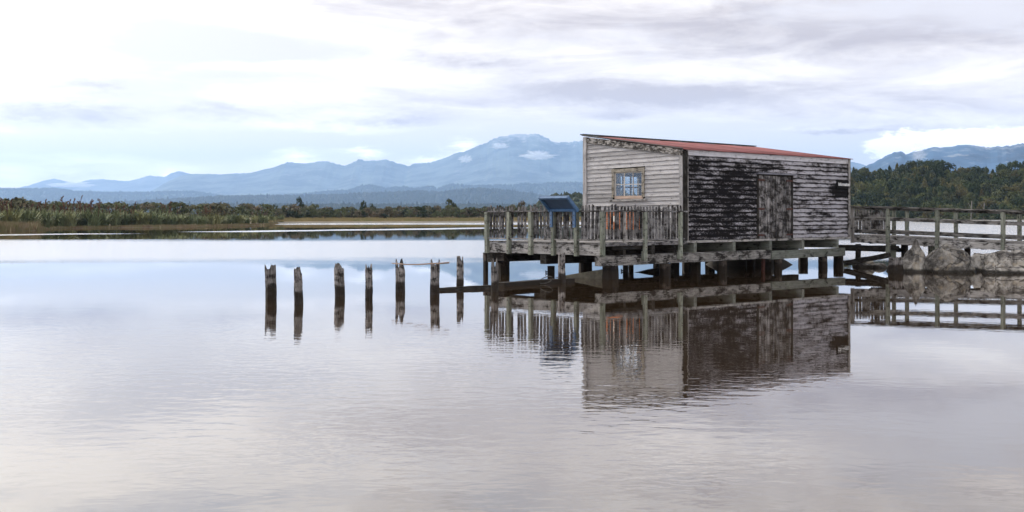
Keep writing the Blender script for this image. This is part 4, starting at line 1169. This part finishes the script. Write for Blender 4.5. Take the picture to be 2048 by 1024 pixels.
# ------------------------------------------------------------------ blue information lectern fixed on the left railing
vl0, vl1 = pv[4], pv[3]
lec = hthing('information_lectern', 'blue sloping information lectern fixed to two posts of the left railing', 'lectern', -.13, vl0)
LO = (-.13, vl0, 0)
a0_, a1_ = vl0 - .10, vl1 + .06
lowu, lowz, hiu, hiz = -.10, 1.775, -.50, 2.14
nrm = Vector((hiz - lowz, 0, lowu - hiu)).normalized() * 1.0     # upward normal of the slope in the (u,z) plane
sl_ = Vector((hiu - lowu, 0, hiz - lowz))
Lp = sl_.length; sd = sl_.normalized()
nrm = Vector((sd.z, 0, -sd.x))
pc = Vector((lowu, (a0_ + a1_) / 2, lowz)) + sl_ / 2
mb = MB(LO).beam(pc + Vector((0, -(a1_ - a0_) / 2, 0)), pc + Vector((0, (a1_ - a0_) / 2, 0)), Lp, .02, up=nrm); mb.build('panel', M['blue_board_back'], lec)
for (o_, dep) in ((Lp / 2 - .03, .09), (-Lp / 2 + .03, .06)):
    c = pc + sd * o_ - nrm * .03
    MB(LO).beam(c + Vector((0, -(a1_ - a0_) / 2 - .02, 0)), c + Vector((0, (a1_ - a0_) / 2 + .02, 0)), .06, dep, up=nrm).build('rim', M['blue_paint'], lec)
for vv in (a0_ - .005, a1_ + .005):
    c0 = Vector((lowu, vv, lowz)) - nrm * .03; MB(LO).beam(c0, c0 + sl_, .05, .092, up=nrm).build('rim', M['blue_paint'], lec)
for vv in (vl0, vl1):
    l_ = MB(LO).beam((-.135, vv + .01, 1.33), (-.135, vv + .01, 1.80), .05, .085, up=(0, 1, 0)).build('leg', M['blue_paint'], lec)
    for zq in (1.40, 1.52, 1.64): MB(LO).beam((-.158, vv + .01, zq), (-.168, vv + .01, zq), .02, .02).build('bolt', M['rusty_iron'], l_)

# ------------------------------------------------------------------ walkway to the right
wk = gp(1706, 100.9); wku, wkv = uv_of(wk)
WD = 1.2
walk = hthing('walkway', 'grey timber walkway with railings running from the shed to the right edge', 'walkway', wku, wkv)
WO = (wku, wkv, 0)
LEN = 7.2
def wz(s): return -.031 * s                                       # falls towards the shore
def wpt(s, a, z): return (wku + a, wkv - s, z + wz(s))
def ws(px, a=0): return -along(hp(wku + a, wkv), VD, px)
random.seed(61)
near_s = [ws(1706) , ws(1777), ws(1875.5), ws(2007), ws(2007) + 2.1]
far_s = [ws(1788, WD), ws(1814, WD), ws(1912, WD), ws(2039, WD), ws(2039, WD) + 2.1]
for i, s in enumerate(near_s):
    zb_ = (.74, .38, .50, .46, .4)[i]
    o = MB(WO).beam(wpt(s, -.03, zb_), wpt(s, -.03, 1.90), .125 if i else .09, .10, up=(0, 1, 0), seg=4, jit=.002).build('post', M['post_wood' if i else 'grey_wood'], walk)
    if i:
        for zq in (.80, .92): 
            p_ = wpt(s, -.082, zq); q_ = wpt(s, -.092, zq); MB(WO).beam(p_, q_, .024, .024).build('bolt', M['rusty_iron'], o)
for s in far_s: MB(WO).beam(wpt(s, WD, .70), wpt(s, WD, 1.86), .11, .10, up=(0, 1, 0), seg=2, jit=.002).build('post', M['post_wood'], walk)
for a in (-.03, WD):
    MB(WO).beam(wpt(-.1, a, 1.925), wpt(LEN, a, 1.925), .15, .045, seg=14, jit=.004).build('handrail', M['rail_wood'], walk)
    MB(WO).beam(wpt(0, a + (.07 if a < 0 else -.07), 1.885), wpt(LEN, a + (.07 if a < 0 else -.07), 1.885), .04, .09, seg=10, jit=.003).build('rail', M['rail_wood'], walk)
    for z_ in (1.55, 1.14): MB(WO).beam(wpt(0, a + (.07 if a < 0 else -.07), z_), wpt(LEN, a + (.07 if a < 0 else -.07), z_), .045, .095, seg=12, jit=.004).build('rail', M['rail_wood'], walk)
MB(WO).beam(wpt(0, .02, .865), wpt(ws(1777), .02, .865), .07, .21, seg=6, jit=.003).build('stringer', M['pale_fascia'], walk)
MB(WO).beam(wpt(ws(1777) + .01, .02, .865), wpt(ws(1875), .02, .865), .07, .21, seg=6, jit=.003).build('stringer', M['pale_fascia'], walk)
MB(WO).beam(wpt(ws(1875) + .01, .02, .86), wpt(LEN, .02, .86), .07, .21, seg=10, jit=.003).build('stringer', M['pale_fascia'], walk)
MB(WO).beam(wpt(0, WD - .03, .865), wpt(LEN, WD - .03, .865), .07, .21, seg=6, jit=.003).build('stringer', M['dark_timber'], walk)
n = 42
for k in range(n):
    s = LEN * (k + .5) / n
    MB(WO).beam(wpt(s, -.01, .995), wpt(s, WD + .01, .995), LEN / n - .012, .045).build('deck_board', M['grey_wood'], walk)
for k, s in enumerate([x * .62 for x in range(1, 11)]):
    MB(WO).beam(wpt(s, .0, .80), wpt(s, WD, .80), .07, .12).build('joist', M['dark_timber'], walk)
# kerb pieces and pickets near the shed end
for k in range(11):
    s = ws(1709, WD) + (ws(1771, WD) - ws(1709, WD)) * k / 10
    o = link('picket', pick_m[k % 8], walk, (WD - .03, -s, 1.02 + wz(s)), (0, 0, R(90) + random.uniform(-.1, .1)))
    o.scale = (1.25, 1, .93)
for (s, a, r_, zt_, sd_) in ((ws(1787, .25), .25, .10, .76, 1), (ws(1809, .6), .6, .11, .74, 2), (ws(1863, .35), .35, .13, .70, 3), (ws(1935, 1.0), 1.0, .10, .66, 4), (ws(2030, .9), .9, .11, .6, 5), (ws(2100, .2), .2, .11, .6, 6), (ws(1716, .2), .2, .10, .7, 7)):
    link('pile', pile_mesh(r_, -.8, zt_, M['post_wood' if sd_ in (1, 3) else 'under_pile'], 700 + sd_), walk, (a, -s, 0))
for (s0_, s1_, a, z_) in ((-.6, 1.55, .1, .60), (-.7, 1.4, .5, .52)):
    MB(WO).beam((wku + a, wkv - s0_, z_), (wku + a, wkv - s1_, z_), .14, .13, seg=4, jit=.01).build('cross_beam', M['dark_timber'], walk)

# ------------------------------------------------------------------ water-side objects
PILES = [(542, 168.8, .215, .70, 'leftmost old mooring post, thick with a notched right shoulder'),
         (597, 178, .18, .70, 'second old mooring post from the left, split at its top'),
         (680, 162.7, .20, .69, 'third old mooring post from the left with a high right splinter'),
         (738, 168.4, .152, .71, 'slim fourth old mooring post from the left'),
         (800.8, 153.2, .215, .725, 'old mooring post carrying the left end of the driftwood stick'),
         (869.4, 159.9, .185, .755, 'old mooring post carrying the right end of the driftwood stick'),
         (920, 148.3, .165, .755, 'old mooring post with a tall pale splinter, next left of the wharf'),
         (989.5, 153.8, .155, .74, 'old splintered post standing against the left corner of the wharf'),
         (1123.5, 135.7, .18, .76, 'tall old post standing before the middle of the left railing')]
for i, (px, q, wd, h, lb) in enumerate(PILES):
    p = gp(px, q)
    o = link('mooring_post', pile_mesh(wd / 2 * 1.03, -.7, h, M['pile_wood'], 800 + i * 3, n=16, lean=(random.uniform(-.02, .02) - (.03 if i < 3 else 0), 0), jag=.19 if i != 8 else .07, taper=.93, nring=12), None, p)
    tag(o, lb, 'post', 'old mooring posts standing in the water')
def zpx(y, q): return CAMZ * (1 - (y - HZ) / q)
# driftwood stick across two posts
qa, qb = 155.5, 161.5
mb = MB(); mb.smooth = True
path = [(784, 526, 154), (795, 527, 155), (815, 528.5, 157), (840, 528.5, 159), (860, 527, 161), (880, 526.5, 162), (899, 525, 163)]
rings, us = [], []
for k, (px, y, q) in enumerate(path):
    c = gp(px, q); c.z = zpx(y, q); rr = .011 + .006 * k / 6
    c.y -= .10
    rings.append([c + Vector((0, math.cos(a) * rr, math.sin(a) * rr)) for a in [j * math.pi / 4 for j in range(8)]]); us.append(k * .17)
mb.off = Vector(gp(842, 159)); mb.rings(rings, us)
tag(mb.build('driftwood_stick', M['stick_wood'], None, gp(842, 159)), 'bare pinkish driftwood stick lying across two old mooring posts', 'stick')
def log(name, pts, wv, hv, m, label, cat):
    P = [gp(px, q) + Vector((0, 0, z)) for px, q, z in pts]
    mb = MB(P[0]); mb.beam(P[0], P[1], wv, hv, seg=8, jit=.008)
    return tag(mb.build(name, M[m], None, P[0]), label, cat)
log('floating_plank', ((876, 151.5, .02), (979, 146.5, .035)), .14, .08, 'dark_timber', 'dark narrow plank floating between the old posts and the wharf corner', 'plank')
log('floating_beam', ((1000, 142.5, .02), (1141, 134.0, .03)), .28, .13, 'under_pile', 'dark squared beam lying half afloat under the front deck', 'beam')
# loop of rope on the beam
c = gp(1092, 138.5); mb = MB(); mb.smooth = True; rings = []
for k in range(25):
    a = k / 24 * 2 * math.pi * .92 + .4; o_ = Vector((math.cos(a) * .16, math.sin(a) * .05, .10 + .085 * math.sin(a + .6)))
    tdir = Vector((-math.sin(a), math.cos(a) * .3, .5 * math.cos(a + .6))).normalized(); s1 = tdir.orthogonal().normalized(); s2 = tdir.cross(s1)
    rings.append([o_ + (s1 * math.cos(b) + s2 * math.sin(b)) * .012 for b in [j * math.pi / 3 for j in range(6)]])
mb.rings(rings, [k * .05 for k in range(25)])
tag(mb.build('rope_loop', M['rope'], None, c), 'stiff loop of dark rope on the floating beam', 'rope')
# bolted black stumps standing in the water beyond
for (px, q, h, wd, lb) in ((1102, 116, .20, .20, 'short black stump with a bolt on its left, under the front deck'), (1251, 113, .24, .15, 'short black stump seen between the front piles')):
    p = gp(px, q); mb = MB(); mb.beam((0, 0, -.5), (0, 0, h), wd, wd * .9, up=(0, 1, 0), seg=3, jit=.004)
    st = tag(mb.build('black_stump', M['black_rubber'], None, p), lb, 'stump')
    mb = MB(); mb.smooth = False
    mb.rings([[(x_, math.cos(a) * r_, .03 + math.sin(a) * r_) for a in [j * math.pi / 5 for j in range(10)]] for x_, r_ in ((-wd / 2, .02), (-wd / 2 - .035, .02), (-wd / 2 - .036, .05), (-wd / 2 - .06, .045))], [0, .03, .04, .06])
    mb.build('bolt', M['black_rubber'], st)
# sloping slab beside the front pile, and a dark sloping timber farther back
def wedge(name, a, b, za, zb, wv, m, label, cat):
    A, B = Vector(a), Vector(b); d = (B - A).normalized(); s = Vector((-d.y, d.x, 0)) * wv / 2
    mb = MB(A); n = 8; rings = []; us = []
    for i in range(n + 1):
        t = i / n; o_ = A.lerp(B, t); z = za + (zb - za) * t + (random.uniform(-.008, .008) if 0 < i < n else 0)
        rings.append([o_ - s + Vector((0, 0, -.4)), o_ + s + Vector((0, 0, -.4)), o_ + s + Vector((0, 0, z - .02)), o_ + s * .8 + Vector((0, 0, z)), o_ - s * .8 + Vector((0, 0, z)), o_ - s + Vector((0, 0, z - .02))]); us.append(t * 2)
    mb.rings(rings, us); return tag(mb.build(name, M[m], None, A), label, cat)
wedge('sloping_slab', gp(1113, 124.3), gp(1216, 127.5), .0, .27, .25, 'olive_slab', 'olive grey slab sloping up out of the water beside the front corner pile', 'slab')
wedge('sloping_timber', gp(1270, 115), gp(1345, 113.5), .0, .20, .2, 'dark_timber', 'dark timber sloping out of the water behind the front piles', 'timber')
A_ = gp(1690, 104) + Vector((0, 0, .12)); B_ = gp(1779, 107) + Vector((0, 0, .42))
mb = MB(A_); mb.beam(A_, B_, .18, .15, seg=5, jit=.008); tag(mb.build('sloping_timber', M['dark_timber'], None, A_), 'dark timber sloping up under the near end of the walkway', 'timber')
# mud under the back of the shed
uu0, uu1 = along(hp(0, 2.6), UD, 1448), along(hp(0, 2.6), UD, 1566)
nn = 22; V = np.zeros((14, nn, 3))
for i in range(14):
    for j in range(nn):
        s_, t_ = j / (nn - 1), i / 13
        p = hp(uu0 + (uu1 - uu0) * s_, 1.3 + 3.6 * t_)
        e = min(1, 2.6 * s_, 9 * (1 - s_)) * min(1, 2.6 * min(t_, 1 - t_))
        V[i, j] = (p.x, p.y, -.35 + .75 * e + .10 * fbm(s_ * 5, t_ * 5, 4, 2.))
tag(grid_mesh('mud_bank', V, M['mud']), 'dark mud bank under the back of the shed', 'mud', kind='structure')

# boulders at the foot of the walkway
def boulder(px, q, sx, sy, h, seed, label, cuts=(), apex=None, name='boulder'):
    bm = bmesh.new(); bmesh.ops.create_icosphere(bm, subdivisions=5, radius=1)
    rnd = random.Random(seed); so = Vector((seed * 1.3, seed * 2.1, seed))
    pl = [(Vector(n_).normalized(), d_) for n_, d_ in cuts]
    for k in range(16):
        n_ = Vector((rnd.gauss(0, 1), rnd.gauss(0, 1), rnd.gauss(0, .8))).normalized(); pl.append((n_, rnd.uniform(.70, .92)))
    for v in bm.verts:
        p = v.co.copy()
        for n_, d_ in pl:
            e = p.dot(n_) - d_
            if e > 0: p -= n_ * e * .92
        nz = 0.; a = .13; fr = 1.5
        for o_ in range(6):
            nz += a * mnoise.noise(p * fr + so); a *= .52; fr *= 2.1
        p += v.co * (nz + .05 * (abs(mnoise.noise(p * 3.1 + so)) - .25))
        if apex: 
            t_ = max(0, p.z); p.x = p.x * (1 - .45 * min(1, t_)) + apex * t_; p.y *= (1 - .4 * min(1, t_))
        v.co = Vector((p.x * sx / 2, p.y * sy / 2, p.z * h * (1.0 if p.z > 0 else .6)))
    for f_ in bm.faces: f_.smooth = True
    me = bpy.data.meshes.new(name); bm.to_mesh(me); bm.free(); me.materials.append(M['boulder_stone'])
    c = gp(px, q); o = link(name, me, None, c)
    return tag(o, label, 'boulder')
boulder(1826, 113.5, .92, 1.0, .93, 3, 'pointed grey boulder, leftmost of the large ones below the walkway', cuts=(((-1, -.5, .6), .62), ((.6, -1, .5), .7)), apex=.12)
boulder(1899, 114.5, 1.80, 1.3, .88, 8, 'broad rounded boulder with ochre and white lichen, middle of the large ones', cuts=(((0, -1, .25), .72), ((1, -.4, .5), .72), ((-.9, -.2, .7), .74), ((0, 0, 1), .86)))
boulder(2020, 116, 2.05, 1.3, .84, 12, 'flat-topped grey boulder at the right edge of the picture', cuts=(((0, 0, 1), .70), ((0, -1, .1), .70), ((-1, -.2, .1), .85)))
boulder(1729, 104.5, .78, .6, .27, 17, 'small dark rounded rock in the water below the start of the walkway', name='rock')
boulder(1758, 105.5, .55, .5, .15, 19, 'small flat grey rock beside the old stump below the walkway', name='rock')
boulder(1956, 111.5, .9, .8, .55, 23, 'dark low rock wedged in the gap between the two largest boulders', name='rock')
boulder(1862, 108, .9, .8, .40, 27, 'grey rock behind the pointed and the rounded boulders', name='rock')
boulder(1800, 109.5, .8, .7, .36, 29, 'low dark rock behind the old stump', name='rock')
p = gp(1790.5, 115.5)
tag(link('old_stump', pile_mesh(.265, -.6, .47, M['pile_wood'], 910, n=18, jag=.07, taper=.72), None, p), 'thick worn pile stump standing left of the pointed boulder', 'stump')

# ------------------------------------------------------------------ small clouds about the mountain tops, and the air
m, t, p_, o = mat('cloud_vapour'); t.n.remove(p_)
vs = t.new('ShaderNodeVolumeScatter'); vs.inputs['Color'].default_value = (1, .99, .98, 1); vs.inputs['Density'].default_value = .02; vs.inputs['Anisotropy'].default_value = .0
t.l.new(vs.outputs[0], o.inputs['Volume'])
def cloud(px, y, wpx, hpx, D, seed, label, n=9):
    rnd = random.Random(seed); bm = bmesh.new()
    k_ = D / FPX
    bmesh.ops.create_icosphere(bm, subdivisions=5, radius=1)
    L = [(rnd.uniform(-.75, .75), rnd.uniform(-.2, .5), rnd.uniform(.25, .5)) for _ in range(n)]
    for v in bm.verts:
        d = v.co.normalized(); r_ = .42
        for k in range(6): r_ += (.36 / 1.75 ** k) * mnoise.noise(d * (1.6 * 2 ** k) * Vector((1.8, 1, 1)).x + Vector((seed * 3.3, k * 5, seed)))
        x, z = d.x * r_ * 1.9, d.z * r_ * (1.8 if d.z > 0 else .9)
        v.co = Vector((x * wpx * k_ / 2, d.y * r_ * wpx * k_ * .35, z * hpx * k_ * .62))
    me = bpy.data.meshes.new('cloud'); bm.to_mesh(me); bm.free(); me.materials.append(M['cloud_vapour'])
    o_ = link('cloud', me, None, ((px - CX) / FPX * D, D, (HZ - y) / FPX * D + CAMZ))
    tag(o_, label, 'cloud')
cloud(1000, 294, 40, 15, 17300, 2, 'small white cloud high on the main mountain left of the summit')
cloud(1076, 313, 62, 22, 16300, 4, 'white cloud low on the main mountain slope above the railing')
cloud(931, 320, 30, 20, 16500, 6, 'wisp of cloud on the left slope of the main mountain')
cloud(140, 371, 90, 12, 22000, 9, 'thin cloud along the palest far left mountains')
cloud(1838, 312, 34, 40, 6300, 14, 'ragged wisp of cloud streaming down the deep blue mountain')

m, t, p_, o = mat('air'); t.n.remove(p_)
pvn = t.new('ShaderNodeVolumePrincipled')
pvn.inputs['Color'].default_value = (.40, .62, 1.0, 1); pvn.inputs['Density'].default_value = 5.8e-5; pvn.inputs['Anisotropy'].default_value = .25
t.l.new(pvn.outputs[0], o.inputs['Volume'])
hx, hy0, hy1, hz0, hz1 = 31000, -5000, 28500, -1.6, 1420
Vb = [(x, y, z) for z in (hz0, hz1) for x, y in ((-hx, hy0), (hx, hy0), (hx, hy1), (-hx, hy1))]
me = bpy.data.meshes.new('haze'); me.from_pydata(Vb, [], [(3, 2, 1, 0), (4, 5, 6, 7), (0, 1, 5, 4), (1, 2, 6, 5), (2, 3, 7, 6), (3, 0, 4, 7)]); me.materials.append(m); me.update()
tag(link('haze', me), 'pale blue air that fades the distant hills and mountains', 'haze', kind='stuff')

for o in bpy.data.objects:
    for k in ('_u', '_v'):
        if k in o: del o[k]
